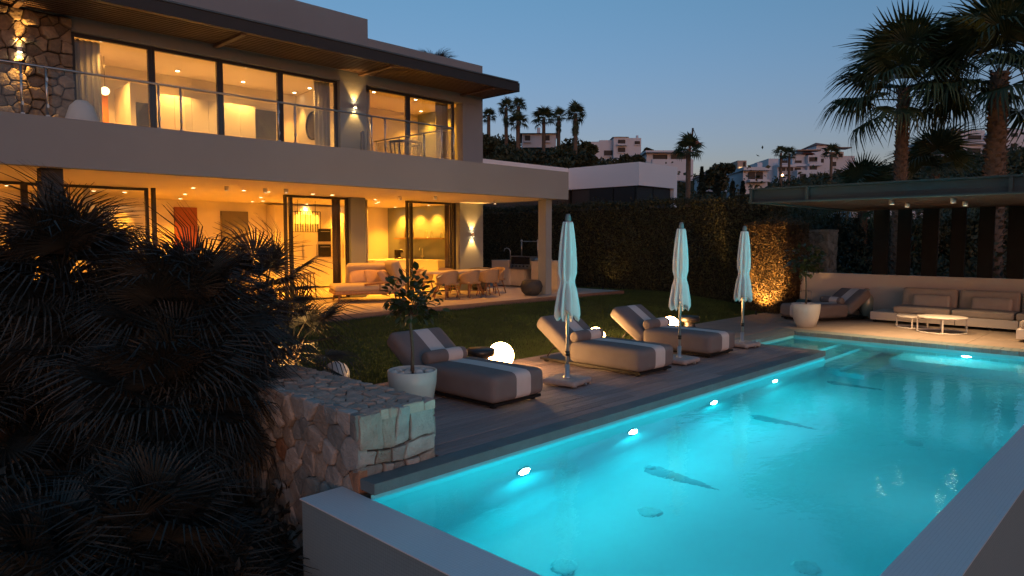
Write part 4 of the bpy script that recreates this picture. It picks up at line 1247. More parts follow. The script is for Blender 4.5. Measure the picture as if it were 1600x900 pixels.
# ================================================================== POOL LIGHTS AND POOL DETAILS
E_POOL = emission("pool_lamp_glow", (0.85, 0.97, 1.0), 110.0)
CYAN = (0.01, 0.82, 0.86)
def pool_light(label, x, y, z, d, w, tilt=-.45, cone=176, blend=.25):
    t = thing("pool_light", label, "pool light", (x, y, z), 0, "underwater pool lights")
    b = MB(); b.lathe([(.001, .012), (.085, .012)], n=20); o = b.build("lens", E_POOL, t)
    o.rotation_euler = Vector(d).to_track_quat('Z', 'Y').to_euler()
    b = MB(); b.lathe([(.085, 0), (.11, 0), (.11, .012), (.085, .016)], n=24); o2 = b.build("bezel", M_STEEL, t); o2.rotation_euler = o.rotation_euler
    ul = lamp("underwater_lamp", 'SPOT', Vector(d) * .05, w, CYAN, t, .02, cone, blend, (d[0], d[1], tilt))
    ul.data.cycles.is_caustics_light = True
    return t
PW = 56
for x, lb in ((5.29, "underwater light in the pool wall nearest the stone wall"), (7.28, "second underwater light along the deck side of the pool"),
              (9.34, "third underwater light along the deck side of the pool"), (11.42, "underwater light in the deck-side pool wall nearest the deck end")):
    pool_light(lb, x, PY1 - .002, -.72, (0, -1, 0), PW)
pool_light("underwater light in the far end wall of the pool", PX1 - .002, 3.19, -.50, (-1, 0, 0), PW * 2.2)
pool_light("small underwater light in the shallow bay behind the deck end", AX0 + .002, 5.95, -.245, (1, 0, 0), PW * .3)
for x, lb in ((5.0, "added underwater light in the outer pool wall nearest the camera"), (8.2, "second added underwater light in the outer pool wall"), (11.4, "third added underwater light in the outer pool wall"), (14.2, "added underwater light in the outer pool wall at the far end")):
    pool_light(lb, x, PY0 + .002, -.75, (0, 1, 0), 800, .9, 104, 1.0)  # unseen lamps, added to throw cyan on parasols and stone wall
M_SHADOW_WEDGE = mat("painted_shadow_wedge", (.08, .34, .40), .8)  # solid wedges shaped to read as shadow streaks on the pool floor
for x, lb in ((7.15, "dark tapering plate on the pool floor nearest the camera, shaped as a shadow streak"), (10.0, "middle shadow-streak plate on the pool floor"), (13.0, "dark tapering plate on the pool floor by the steps, shaped as a shadow streak")):
    t = thing("shadow_wedge", lb, "shadow streak", (x, 4.66, PFLOOR), 0, "shadow-streak wedges on the pool floor")
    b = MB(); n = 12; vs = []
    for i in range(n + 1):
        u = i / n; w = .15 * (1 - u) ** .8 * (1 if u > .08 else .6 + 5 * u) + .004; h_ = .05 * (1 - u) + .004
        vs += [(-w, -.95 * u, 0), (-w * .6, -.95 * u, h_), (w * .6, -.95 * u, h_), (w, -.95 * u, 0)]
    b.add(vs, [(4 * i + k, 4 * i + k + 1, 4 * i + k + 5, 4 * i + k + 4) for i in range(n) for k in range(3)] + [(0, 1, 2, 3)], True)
    b.build("wedge", M_SHADOW_WEDGE, t)
    MB().lathe([(.001, .075), (.05, .075), (.07, .05), (.07, 0)], (0, -.02, 0), 16).build("wedge_head", M_SHADOW_WEDGE, t)
M_GRATE = mat("pool_grate", (.15, .54, .60), .5)
for x, y, lb in ((4.74, 3.97, "round floor drain grate at the bottom edge of the picture"), (6.18, 2.38, "round floor drain grate near the outer pool rim"), (6.17, 4.0, "round floor drain grate in the near part of the pool"), (10.21, 2.59, "round floor drain grate in the middle of the pool")):
    t = thing("floor_drain", lb, "pool drain", (x, y, PFLOOR), 0, "round drain grates in the pool floor")
    MB().lathe([(.001, .012), (.10, .012), (.125, .006), (.125, 0)], n=28).build("grate", M_GRATE, t)
    sl_ = MB()
    for k in range(14):
        a_ = 2 * math.pi * k / 14
        sl_.disc((.085 * math.cos(a_), .085 * math.sin(a_), .0135), .011, 8)
        if k % 2: sl_.disc((.045 * math.cos(a_), .045 * math.sin(a_), .0135), .011, 8)
    tag(sl_.build("holes", mat("grate_hole", (.13, .50, .57), .8), t), kind="stuff")

# ================================================================== PERGOLA AND SEATING
M_ANTH = mat("anthracite_steel", (0.040, 0.050, 0.052), 0.5, 0.1, 8, metal=.3)
M_SOFFIT = mat("pergola_soffit_timber", (0.07, 0.045, 0.034), 0.55, 0.2, 4, 0.15, 40, stretch=(8, .5, 8))
PZ = 2.885
perg = thing("pergola", "dark steel pergola roof with timber soffit over the seating corner", "pergola", (0, 0, 0))
b = MB()   # I-beam along the front
b.box(14.42, 14.62, -4.0, 6.99, PZ, PZ + .03).box(14.42, 14.62, -4.0, 6.99, PZ + .285, PZ + .315).box(14.51, 14.53, -4.0, 6.99, PZ + .031, PZ + .284)
b.build("front_beam", M_ANTH, perg)
for y in (6.97, 5.78, 2.36, .0):
    MB().box(14.425, 14.509, y - .06, y + .0, PZ + .032, PZ + .283).build("stiffener", M_ANTH, perg)
MB().box(14.622, 20.9, 6.80, 6.985, PZ + .001, PZ + .30).build("side_beam", M_ANTH, perg)
MB().box(14.63, 20.9, -4.0, 6.795, PZ + .06, PZ + .28).build("roof_panel", M_ANTH, perg)
y = -3.98
while y < 6.7:
    MB().box(14.635, 20.88, y + .003, min(y + .30, 6.79) - .003, PZ + .03, PZ + .058).build("soffit_board", M_SOFFIT, perg); y += .30
wallx = 20.55
for a_, b_ in ((5.98, 6.34), (5.44, 5.74), (4.81, 5.15), (4.20, 4.50), (3.60, 3.90), (2.98, 3.30), (2.36, 2.68), (1.75, 2.06), (1.1, 1.4)):
    MB().box(20.62, 20.70, a_ + .02, b_ + .04, .0, PZ + .029).build("fin_post", mat("fin_black", (.016, .017, .018), .9, spec=.1), perg)
ww = thing("low_wall", "low white rendered wall behind the pergola seating", "wall", (0, 0, 0))
MB().box(wallx, wallx + .25, -4, 8.3, -.1, 1.13).build("wall_face", mat("white_render", (.52, .48, .44), .85, .04, 1.5, .1, 80), ww)
MB().box(wallx - .012, wallx + .262, -4.01, 8.31, 1.131, 1.16).build("wall_cap", MATS["white_render"], ww)
for x, y, lb in ((15.6, 4.5, "pergola can spotlight, front left of four"), (17.12, 4.62, "pergola can spotlight, rear left of four"),
                 (15.8, 3.46, "pergola can spotlight, front right of four"), (17.25, 3.56, "pergola can spotlight, rear right of four")):
    downlight(x, y, PZ + .03, 400, lb, "white can spotlights under the pergola", True, 95, (1.0, .60, .28))

M_PLAT = mat("sofa_platform_white", (0.55, 0.50, 0.46), 0.5, 0.04, 4)
M_SOFA = mat("taupe_sofa_fabric", (0.33, 0.285, 0.25), 0.95, 0.08, 6, 0.2, 150)
M_SOFA2 = mat("grey_throw_pillow", (0.37, 0.33, 0.295), 0.95, 0.08, 6, 0.2, 150)
so = thing("corner_sofa", "long low outdoor sofa with taupe cushions on a white platform", "sofa", (19.3, 0, 0))
for y0, y1 in ((5.35, 5.98), (4.10, 5.34), (2.85, 4.09), (1.60, 2.84), (.35, 1.59)):
    MB().box(0, 1.0, y0 + .003, y1 - .003, .07, .27, .008).build("platform", M_PLAT, so)
for y in (5.9, 4.7, 3.4, 2.2, 1.0):
    for x in (.12, .88):
        MB().box(x - .04, x + .04, y - .04, y + .04, 0, .07).build("foot", M_BLACK, so)
for i, (y0, y1) in enumerate(((4.20, 5.45), (2.93, 4.18), (1.66, 2.91), (.4, 1.64))):
    yc, hy = (y0 + y1) / 2, (y1 - y0) / 2 - .006
    MB().cushion(T(.42, yc, .355), .44, hy, .085, .05, .02).build("seat_cushion", M_SOFA, so)
    MB().cushion(T(.80, yc, .62) @ RY(R(-78)), .26, hy, .10, .07, .02).build("back_cushion", M_SOFA, so)
    MB().cushion(T(.60, yc - .08, .56) @ RY(R(-70)), .17, hy * .66, .075, .06, .025).build("lumbar_pillow", M_SOFA2, so)
cs = thing("sofa_chaise", "low taupe ottoman block at the right edge by the sofa", "ottoman", (17.55, 2.0, 0))
MB().box(0, 1.2, -.9, .62, .07, .27, .008).build("platform", M_PLAT, cs)
MB().box(.1, .2, .4, .5, 0, .07).box(1.0, 1.1, .4, .5, 0, .07).box(.1, .2, -.8, -.7, 0, .07).box(1.0, 1.1, -.8, -.7, 0, .07).build("feet", M_BLACK, cs)
MB().cushion(T(.62, -.14, .36), .54, .72, .085, .05, .02).build("seat_cushion", M_SOFA, cs)
M_TBL = mat("white_table_metal", (0.62, 0.58, 0.53), 0.4, 0.03, 5)
def ring_table(lb, x, y, r_, h_, z0=0.0):
    t = thing("coffee_table", lb, "coffee table", (x, y, z0), 0, "round nesting coffee tables")
    MB().lathe([(.001, h_ - .03), (r_ - .01, h_ - .03), (r_, h_ - .02), (r_, h_ - .005), (r_ - .006, h_), (.001, h_)], n=40).build("top", M_TBL, t)
    MB().lathe([(r_ - .04, 0), (r_, 0), (r_, .025), (r_ - .04, .025), (r_ - .04, 0)], n=40).build("base_ring", M_TBL, t)
    for a in (15, 105, 195, 285):
        ca, sa = math.cos(R(a)) * (r_ - .02), math.sin(R(a)) * (r_ - .02)
        MB().box(ca - .015, ca + .015, sa - .015, sa + .015, .026, h_ - .031).build("leg", M_TBL, t)
ring_table("larger and taller round white coffee table before the sofa", 18.25, 4.12, .50, .36)
ring_table("smaller lower round white coffee table tucked under the larger one", 18.75, 4.86, .34, .28)
vz = thing("glass_bottle", "tall pale green glass bottle standing by the white wall", "bottle", (20.2, 6.36, 0))
MB().lathe([(.001, .0), (.15, .0), (.165, .03), (.165, .52), (.14, .60), (.07, .65), (.06, .74), (.075, .76), (.075, .78), (.05, .78)], n=28).build("body", mat("pale_green_glass", (.20, .27, .25), .12, .15, 5), vz)
MB().lathe([(.05, .7), (.05, .80), (.001, .80)], n=16).build("stopper", M_ROPE, vz)
hr = thing("hose_trolley", "hose reel trolley with coiled blue hose beside the white wall", "hose reel", (20.1, 7.95, 0), R(-20))
b = MB(); b.tube([(-.02, -.2, 0), (0, -.2, .6), (.02, -.16, .66), (.02, .16, .66), (0, .2, .6), (-.02, .2, 0)], .016, 8).tube([(0, -.2, .3), (0, .2, .3)], .012, 6).tube([(-.02, -.2, .03), (-.3, -.2, .03)], .014, 6).tube([(-.02, .2, .03), (-.3, .2, .03)], .014, 6)
b.build("frame", M_STEEL, hr)
b = MB()
for i in range(7):
    y = -.13 + i * .043; n = 24
    b.tube([(-.08 + .16 * math.cos(2 * math.pi * k / n), y, .24 + .16 * math.sin(2 * math.pi * k / n)) for k in range(n + 1)], .022, 6, False)
b.build("hose_coil", mat("blue_hose", (.02, .10, .13), .5), hr)
for sy in (-.18, .18):
    b = MB(); b.lathe([(.03, -.01), (.17, -.01), (.17, .01), (.03, .01), (.03, -.01)], n=24); o = b.build("reel_flange", M_BLACK, hr); o.location = (-.08, sy, .24); o.rotation_euler = (R(90), 0, 0)
sp = thing("stone_pillar", "square rough stone pillar behind the lit hedge", "pillar", (22.1, 8.12, 0))
MB().box(.03, .77, .03, .87, -.1, 2.35).build("mortar_core", M_MORTAR, sp)
rng = random.Random(77)
for poly in stone_cells(.9, 2.4, 0.24, 41):
    m_ = MB(); stone_mesh(m_, poly, lambda u, v, d: (.03 - d, u, v), rng.uniform(.03, .05), rng); m_.build("stone", M_CLAD, sp)
for poly in stone_cells(.8, 2.4, 0.27, 43):
    m_ = MB(); stone_mesh(m_, poly, lambda u, v, d: (u, .03 - d, v), rng.uniform(.03, .05), rng); m_.build("stone", M_CLAD, sp)
MB().box(-.02, .82, -.02, .92, 2.352, 2.42).build("cap_stone", M_CLAD, sp)

# garden up-lights
def uplight(label, x, y, z, d, w, spot=80, col=(1.0, .50, .14)):
    t = thing("garden_uplight", label, "garden light", (x, y, z), 0, "garden spike uplights")
    MB().tube([(0, 0, -.05), (0, 0, .06)], .012, 6).build("spike", M_BLACK, t)
    dv = Vector(d).normalized()
    MB().tube([Vector((0, 0, .07)) - dv * .05, Vector((0, 0, .07)) + dv * .05], .032, 12, False).build("head", M_BLACK, t)
    o = MB().disc((0, 0, 0), .028, 12).build("lens", emission("uplight_glow", (1, .62, .25), 18), t); o.location = Vector((0, 0, .07)) + dv * .045; o.rotation_euler = dv.to_track_quat('Z', 'Y').to_euler()
    lamp("spot_lamp", 'SPOT', Vector((0, 0, .07)) + dv * .06, w, col, t, .03, spot, .7, d)
uplight("garden uplight at the foot of the orange-lit hedge block", 18.9, 8.85, -.02, (.75, 0.06, 1), 900, 92, (1.0, .46, .11))
uplight("garden uplight at the foot of the long hedge near the terrace column", 20.0, 15.05, .3, (.5, 0, 1), 25, 100)
uplight("garden uplight in the grass at the terrace end", 17.6, 13.62, .3, (1, -.15, .05), 12, 60)
uplight("garden uplight under the fan palm beside the stone wall", 4.52, 8.32, .02, (-.1, .5, 1), 170, 125)
# ================================================================== PALMS
def fan_mesh(name, nbl, spread, blen, pet, droop, seed, fuse=.3, fold=.25):
    """a fan leaf: stalk along +Y from the origin, pleated blades fanning out"""
    rg = random.Random(seed); b = MB()
    b.tube([(0, 0, 0), (0, pet * .5, .03 * pet), (0, pet, 0)], [.014, .010, .008], 5, False)
    hub = Vector((0, pet, 0))
    for i in range(nbl):
        t = i / (nbl - 1) * 2 - 1
        a = R(spread) * t + rg.uniform(-.03, .03)
        L_ = blen * (1 - .22 * abs(t) ** 2) * rg.uniform(.9, 1.06)
        d = Vector((math.sin(a), math.cos(a), 0)); s = Vector((math.cos(a), -math.sin(a), 0))
        dz = droop * rg.uniform(.7, 1.4); cup = fold * abs(t)
        P = []
        half = R(spread) / (nbl - 1)
        for k, u in enumerate((0.02, fuse * .5, fuse, (1 + fuse) / 2, 1.0)):
            wid = (L_ * u * math.tan(half) * 1.06, L_ * fuse * math.tan(half) * .62, .002)[0 if k < 3 else k - 2]
            z = cup * u * L_ * .5 - dz * L_ * max(0, u - .45) ** 2 * 3.2
            shr = 1 - .25 * droop * max(0, u - .5)
            c = hub + d * (L_ * u * shr) + Vector((0, 0, z)); P.append((c, wid))
        vs, fs = [], []
        for c, hw in P: vs += [c - s * hw, c + Vector((0, 0, -hw * .5)), c + s * hw]
        for k in range(4):
            o = 3 * k; fs += [(o, o + 1, o + 4, o + 3), (o + 1, o + 2, o + 5, o + 4)]
        b.add(vs, fs, False)
    me = bpy.data.meshes.new(name); me.from_pydata(b.v, [], b.f); me.update()
    return me
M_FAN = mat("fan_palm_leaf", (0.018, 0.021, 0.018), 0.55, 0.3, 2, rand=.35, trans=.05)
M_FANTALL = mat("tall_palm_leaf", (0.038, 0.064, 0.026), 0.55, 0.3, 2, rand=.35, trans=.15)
M_TRUNK = mat("palm_trunk_fibre", (0.115, 0.085, 0.062), 0.95, 0.35, 9, 0.8, 40)
DWARF = [fan_mesh("dwarf_fan_%d" % i, 34, 122, .64, .52, .42, 40 + i, .34, .35) for i in range(4)]
TALL = [fan_mesh("tall_fan_%d" % i, 38, 125, 1.0, 1.0, .62, 60 + i, .55, .15) for i in range(4)]
HILLFAN = [fan_mesh("hill_fan_%d" % i, 13, 120, .9, .7, .5, 80 + i, .5, .1) for i in range(2)]
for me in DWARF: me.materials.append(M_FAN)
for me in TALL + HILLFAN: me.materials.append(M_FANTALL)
def frond(parent, me, p, d, roll, s, name="frond"):
    o = obj(name, me, None, parent)
    d = Vector(d).normalized()
    up = Vector((0, 0, 1)) if abs(d.z) < .97 else Vector((1, 0, 0))
    x = d.cross(up).normalized(); z = x.cross(d).normalized()
    Mx = Matrix((x, d, z)).transposed().to_4x4()
    o.matrix_local = Matrix.Translation(p) @ Mx @ RY(roll) @ Matrix.Scale(s, 4)
    return o
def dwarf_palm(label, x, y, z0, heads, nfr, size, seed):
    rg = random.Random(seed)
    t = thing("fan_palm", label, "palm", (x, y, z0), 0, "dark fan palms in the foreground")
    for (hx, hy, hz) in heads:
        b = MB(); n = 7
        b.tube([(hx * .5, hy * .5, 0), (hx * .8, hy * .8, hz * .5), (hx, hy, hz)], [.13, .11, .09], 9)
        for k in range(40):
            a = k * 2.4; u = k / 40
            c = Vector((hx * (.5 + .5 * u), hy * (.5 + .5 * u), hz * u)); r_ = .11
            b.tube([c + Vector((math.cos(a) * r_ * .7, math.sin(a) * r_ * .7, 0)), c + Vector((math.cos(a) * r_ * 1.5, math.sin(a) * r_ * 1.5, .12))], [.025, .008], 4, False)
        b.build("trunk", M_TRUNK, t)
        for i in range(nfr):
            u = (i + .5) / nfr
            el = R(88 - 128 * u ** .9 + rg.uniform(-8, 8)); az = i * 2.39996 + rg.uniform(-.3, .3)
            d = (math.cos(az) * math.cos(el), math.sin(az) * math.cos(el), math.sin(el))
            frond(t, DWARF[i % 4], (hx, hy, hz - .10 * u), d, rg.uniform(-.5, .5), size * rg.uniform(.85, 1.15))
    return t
def at(px, depth): return bearing(px, depth)
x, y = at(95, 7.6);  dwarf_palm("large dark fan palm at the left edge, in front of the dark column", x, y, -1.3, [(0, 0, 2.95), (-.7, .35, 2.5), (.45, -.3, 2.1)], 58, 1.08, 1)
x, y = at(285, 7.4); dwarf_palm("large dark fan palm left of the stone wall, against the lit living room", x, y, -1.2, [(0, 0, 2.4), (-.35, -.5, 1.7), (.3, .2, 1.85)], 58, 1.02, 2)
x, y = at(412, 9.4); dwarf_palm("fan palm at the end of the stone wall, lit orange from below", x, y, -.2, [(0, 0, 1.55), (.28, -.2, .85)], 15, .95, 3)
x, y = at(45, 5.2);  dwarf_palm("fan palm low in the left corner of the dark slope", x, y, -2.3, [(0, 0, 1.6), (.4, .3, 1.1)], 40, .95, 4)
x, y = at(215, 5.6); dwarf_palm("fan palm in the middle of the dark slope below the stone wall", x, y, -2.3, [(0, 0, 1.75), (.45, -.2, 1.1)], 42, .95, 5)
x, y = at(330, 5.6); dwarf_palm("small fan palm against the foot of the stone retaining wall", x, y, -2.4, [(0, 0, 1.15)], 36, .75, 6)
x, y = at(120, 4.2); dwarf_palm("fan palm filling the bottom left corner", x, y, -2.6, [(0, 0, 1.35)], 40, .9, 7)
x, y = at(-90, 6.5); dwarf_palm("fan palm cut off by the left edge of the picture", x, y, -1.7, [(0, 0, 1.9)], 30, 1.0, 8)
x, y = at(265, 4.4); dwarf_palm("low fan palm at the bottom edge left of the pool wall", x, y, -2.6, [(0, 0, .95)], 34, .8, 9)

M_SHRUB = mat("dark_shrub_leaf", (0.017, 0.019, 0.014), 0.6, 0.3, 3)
for i, (px, dep, z0, zt, w, lb) in enumerate(((20, 9.6, -.9, 1.3, 1.5, "dark shrub at the left edge behind the palms"), (150, 9.8, -.6, 1.05, 1.4, "dark shrub between the two big fan palms"), (255, 9.6, -.4, .95, 1.3, "dark shrub behind the palm left of the stone wall"), (355, 9.6, -.2, .75, 1.0, "dark shrub behind the end of the stone wall"), (60, 6.4, -2.3, .2, 1.3, "dark shrub low among the palms on the slope"), (300, 6.4, -2.2, -.3, 1.1, "dark shrub at the foot of the stone wall"))):
    x, y = bearing(px, dep); t = thing("shrub", lb, "shrub", (x, y, z0), 0, "dark shrubs among the fan palms")
    rg = np.random.default_rng(700 + i); n = 5200; h_ = zt - z0
    d = rg.normal(size=(n, 3)); d /= np.linalg.norm(d, axis=1)[:, None]
    P = d * (rg.uniform(.3, 1.0, n) ** .5 * (1 + .22 * np.sin(d[:, 0] * 5 + i) * np.sin(d[:, 1] * 4 + d[:, 2] * 3)))[:, None] * np.array([w, w, h_ * .55]) + np.array([0, 0, h_ * .45])
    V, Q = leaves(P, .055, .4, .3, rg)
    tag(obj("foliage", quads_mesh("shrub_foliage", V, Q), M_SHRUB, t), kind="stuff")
    b = MB()
    for k in range(6): b.tube([(0, 0, 0), (w * .3 * math.cos(k), w * .3 * math.sin(k), h_ * .35), (w * .6 * math.cos(k), w * .6 * math.sin(k), h_ * .7)], [.03, .02, .008], 5)
    b.build("stems", M_BARK, t)
def tall_palm(label, x, y, z0, h_, r0, nfr, size, seed, skirt=0, fans=TALL, lean=(0, 0), detail=True):
    rg = random.Random(seed)
    t = thing("palm_tree", label, "palm", (x, y, z0), 0, "palm trees")
    top = Vector((lean[0], lean[1], h_))
    b = MB()
    path = [(lean[0] * (u ** 2), lean[1] * (u ** 2), h_ * u) for u in np.linspace(0, 1, 9)]
    b.tube(path, [r0 * (1.15 - .3 * u) for u in np.linspace(0, 1, 9)], 12)
    if detail:   # cut leaf bases all over the trunk
        for k in range(int(h_ * 46)):
            a = k * 2.39996 + rg.uniform(-.2, .2); u = (k + .5) / (h_ * 46)
            c = Vector((lean[0] * u * u, lean[1] * u * u, h_ * u)); rr = r0 * (1.15 - .3 * u)
            e = Vector((math.cos(a), math.sin(a), 0)); s = Vector((-math.sin(a), math.cos(a), 0)); w = rr * .30
            p0 = c + e * rr * .85; p1 = c + e * rr * rg.uniform(1.15, 1.42) + Vector((0, 0, rg.uniform(.08, .15)))
            b.add([p0 - s * w, p0 + s * w, p1 + s * w * .6, p1 - s * w * .6, p0 + Vector((0, 0, .12)) + s * w * .5, p0 + Vector((0, 0, .12)) - s * w * .5], [(0, 1, 2, 3), (3, 2, 4, 5), (0, 3, 5), (1, 4, 2)])
    b.build("trunk", M_TRUNK, t)
    for i in range(nfr):
        u = (i + .5) / nfr
        el = R(84 - 104 * u + rg.uniform(-9, 9)); az = i * 2.39996 + rg.uniform(-.3, .3)
        d = (math.cos(az) * math.cos(el), math.sin(az) * math.cos(el), math.sin(el))
        frond(t, fans[i % len(fans)], top - Vector((0, 0, .35 * u * size)), d, rg.uniform(-.5, .5), size * rg.uniform(.88, 1.12))
    for i in range(skirt):
        az = i * 2.39996; el = R(rg.uniform(-86, -55))
        d = (math.cos(az) * math.cos(el), math.sin(az) * math.cos(el), math.sin(el))
        frond(t, fans[i % len(fans)], top - Vector((0, 0, .4 + 1.6 * size * i / max(skirt, 1))), d, 0, size * rg.uniform(.55, .8), "dead_frond")
    return t
x, y = at(1402, 22.0); tall_palm("tall fan palm behind the pergola, the left of the two big ones", x, y, 0, 6.75, .19, 26, 1.22, 11, 0)
x, y = at(1548, 20.5); tall_palm("tall fan palm behind the pergola at the right edge, thicker trunk", x, y, 0, 6.9, .26, 27, 1.32, 12, 0)
x, y = at(1455, 24.5); tall_palm("lower dark fan palm between the two tall palm trunks", x, y, 0, 4.3, .17, 16, 1.0, 13, 0)
x, y = at(1345, 27.0); tall_palm("short fan palm left of the tall palm, just above the pergola", x, y, 0, 3.6, .17, 14, .9, 14, 0)
# palms on the hill and behind the hedge
for i, (px, pt, pb, dep, sz, sk, nf, lb) in enumerate((
    (764, 184, 212, 88, 1.0, 0, 20, "small palm on the hill nearest the villa corner"),
    (791, 171, 240, 86, 1.15, 16, 20, "shaggy palm second from the villa on the hill"),
    (810, 168, 225, 90, 1.1, 14, 20, "tallest shaggy palm left of the hilltop house"),
    (809, 192, 240, 84, 1.35, 0, 18, "broad low palm below the tallest hill palm"),
    (849, 187, 225, 88, 1.55, 0, 20, "broad palm in front of the hilltop house"),
    (872, 184, 230, 87, 1.05, 18, 18, "shaggy palm just right of the hilltop house"),
    (898, 180, 240, 80, 1.3, 18, 22, "tall palm with thick shaggy skirt at the right end of the hill"),
    (1073, 234, 300, 46, .95, 0, 24, "palm standing behind the neighbouring white house"),
    (1216, 240, 272, 190, 1.9, 0, 14, "left of two palms before the white apartments"),
    (1229, 242, 274, 190, 1.8, 0, 14, "right of two palms before the white apartments"),
    (1294, 240, 272, 170, 2.0, 0, 14, "palm in front of the apartment tower with red roof"))):
    x, y = bearing(px, dep); zt, zb = height(pt, dep), height(pb, dep) - 4
    tall_palm(lb, x, y, zb, zt - zb, (.17 if dep < 60 else .24) if dep < 100 else .35, nf, sz * (.72 if dep < 100 else .85), 100 + i, sk, HILLFAN, (0, 0), False)
# palm tips above the roof parapet
rp = thing("roof_palm", "tips of a palm showing above the villa roof parapet", "palm", (15.1, 18.3, 6.98), 0)
MB().tube([(0, 0, 0), (0, 0, .62)], .08, 8).build("trunk", M_TRUNK, rp)
for i in range(14):
    az = i * 2.4; el = R(70 - 4 * i)
    frond(rp, DWARF[i % 4], (0, 0, .62), (math.cos(az) * math.cos(el), math.sin(az) * math.cos(el), math.sin(el)), 0, .85)

# ================================================================== HEDGES
M_HEDGE = mat("hedge_leaf", (0.034, 0.038, 0.013), 0.6, 0.4, 3, trans=.15)
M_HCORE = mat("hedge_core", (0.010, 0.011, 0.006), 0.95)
def hedge(label, x0, x1, y0, y1, z0, z1, n, size, seed, wisps=0, m=None):
    t = thing("hedge", label, "hedge", (x0, y0, z0))
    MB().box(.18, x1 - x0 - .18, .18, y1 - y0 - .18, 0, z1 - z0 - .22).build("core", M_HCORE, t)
    rg = np.random.default_rng(seed)
    W, D, H = x1 - x0, y1 - y0, z1 - z0
    areas = np.array([D * H, W * H, W * H, W * D, D * H * .3]); cnt = rg.multinomial(n, areas / areas.sum())
    P, Nn = [], []
    for f, c in enumerate(cnt):
        u, v = rg.uniform(0, 1, c), rg.uniform(0, 1, c); dp = np.abs(rg.normal(0, .07, c)) - .03
        if f == 0: p = np.stack([dp, u * D, v * H], 1); nn = (-1, 0, 0)
        elif f == 1: p = np.stack([u * W, dp, v * H], 1); nn = (0, -1, 0)
        elif f == 2: p = np.stack([u * W, D - dp, v * H], 1); nn = (0, 1, 0)
        elif f == 3: p = np.stack([u * W, v * D, H - dp], 1); nn = (0, 0, 1)
        else: p = np.stack([W - dp, u * D, v * H], 1); nn = (1, 0, 0)
        wv = .05 * np.sin(p[:, 1] * 2.1 + p[:, 2] * 1.7) + .04 * np.sin(p[:, 1] * 5.3 - p[:, 2] * 3.1)
        p = p + np.array(nn)[None] * wv[:, None]
        P.append(p); Nn.append(np.tile(nn, (c, 1)).astype(float))
    if wisps:
        u, v = rg.uniform(0, 1, wisps), rg.uniform(0, 1, wisps)
        P.append(np.stack([u * W, v * D, H + np.abs(rg.normal(0, .06, wisps)) * (1 + np.sin(v * D * 3))], 1)); Nn.append(np.tile((0, 0, 1.), (wisps, 1)))
    P = np.concatenate(P); Nn = np.concatenate(Nn)
    V, Q = leaves(P, size, .5, .1, rg, .45, Nn)
    o = obj("foliage", quads_mesh("hedge_foliage", V, Q), m or M_HEDGE, t); tag(o, kind="stuff")
    return t
hedge("long tall dark clipped hedge along the garden boundary", 20.7, 22.1, 9.3, 26.0, 0.0, 3.42, 95000, .034, 1, 6000)
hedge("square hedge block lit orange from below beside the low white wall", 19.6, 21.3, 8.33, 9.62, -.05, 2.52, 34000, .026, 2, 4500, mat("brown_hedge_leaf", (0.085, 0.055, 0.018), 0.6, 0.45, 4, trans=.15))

# ================================================================== TREES AND SCRUB
M_TREELEAF = mat("tree_leaf", (0.030, 0.040, 0.016), 0.65, 0.35, .6, rand=.25, trans=.12)
M_CONIFER = mat("conifer_leaf", (0.018, 0.030, 0.017), 0.65, 0.3, 1, rand=.2)
def tree(label, x, y, z0, h_, cr, n, size, seed, name="tree", group="trees beyond the garden", conifer=False):
    rg = np.random.default_rng(seed); r2 = random.Random(seed)
    t = thing(name, label, "tree", (x, y, z0), 0, group)
    b = MB(); b.tube([(0, 0, 0), (.05 * h_, 0, h_ * .4), (0, .02 * h_, h_ * .8)], [h_ * .03 + .04, h_ * .022 + .03, .03], 7)
    if conifer:
        u = rg.uniform(0, 1, n) ** .7; a = rg.uniform(0, 2 * np.pi, n)
        lay = .65 + .35 * np.sin(u * h_ * 9 + a * 2)
        rr = cr * (1 - u) * lay * rg.uniform(.35, 1.0, n) ** .5 + .03
        P = np.stack([rr * np.cos(a), rr * np.sin(a), h_ * (.05 + .95 * u)], 1)
    else:
        cl = []
        for i in range(11):
            a = i * 2.4; rr = cr * r2.uniform(.15, .68); zc = h_ * r2.uniform(.5, .84)
            cl.append((rr * math.cos(a), rr * math.sin(a), zc, cr * r2.uniform(.30, .52)))
            b.tube([(0, 0, h_ * .4), (rr * math.cos(a) * .6, rr * math.sin(a) * .6, (h_ * .4 + zc) / 2 + .1), (rr * math.cos(a), rr * math.sin(a), zc)], [.05, .035, .015], 5)
        k = rg.integers(0, len(cl), n); c = np.array(cl)[k]
        d = rg.normal(size=(n, 3)); d /= np.linalg.norm(d, axis=1)[:, None]
        P = c[:, :3] + d * (c[:, 3] * rg.uniform(.45, 1.08, n))[:, None] * np.array([1, 1, .8])
    b.build("trunk", M_BARK, t)
    V, Q = leaves(P, size, .55, .2, rg)
    o = obj("crown", quads_mesh("crown", V, Q), M_CONIFER if conifer else M_TREELEAF, t)
    return t
CG = "dark conifers behind the hedge"
for i, (px, pt, dep, w, lb) in enumerate(((1094, 262, 33, .9, "dark conifer just right of the neighbouring white house"), (1118, 274, 32, 1.0, "small conifer above the hedge, second from the white house"),
                                   (1142, 284, 31, .9, "small conifer above the hedge, left of the pergola beam"), (1158, 284, 33, .9, "small conifer touching the left end of the pergola beam"),
                                   (1306, 336, 25, 1.7, "dark conifer behind the potted tree, under the pergola"), (1336, 342, 24.5, 1.5, "dark conifer left of the first pergola post"))):
    x, y = bearing(px, dep); z = height(pt, dep)
    tree(lb, x, y, -.2, z + .2, w, 5200, .06, 300 + i, "conifer", CG, True)
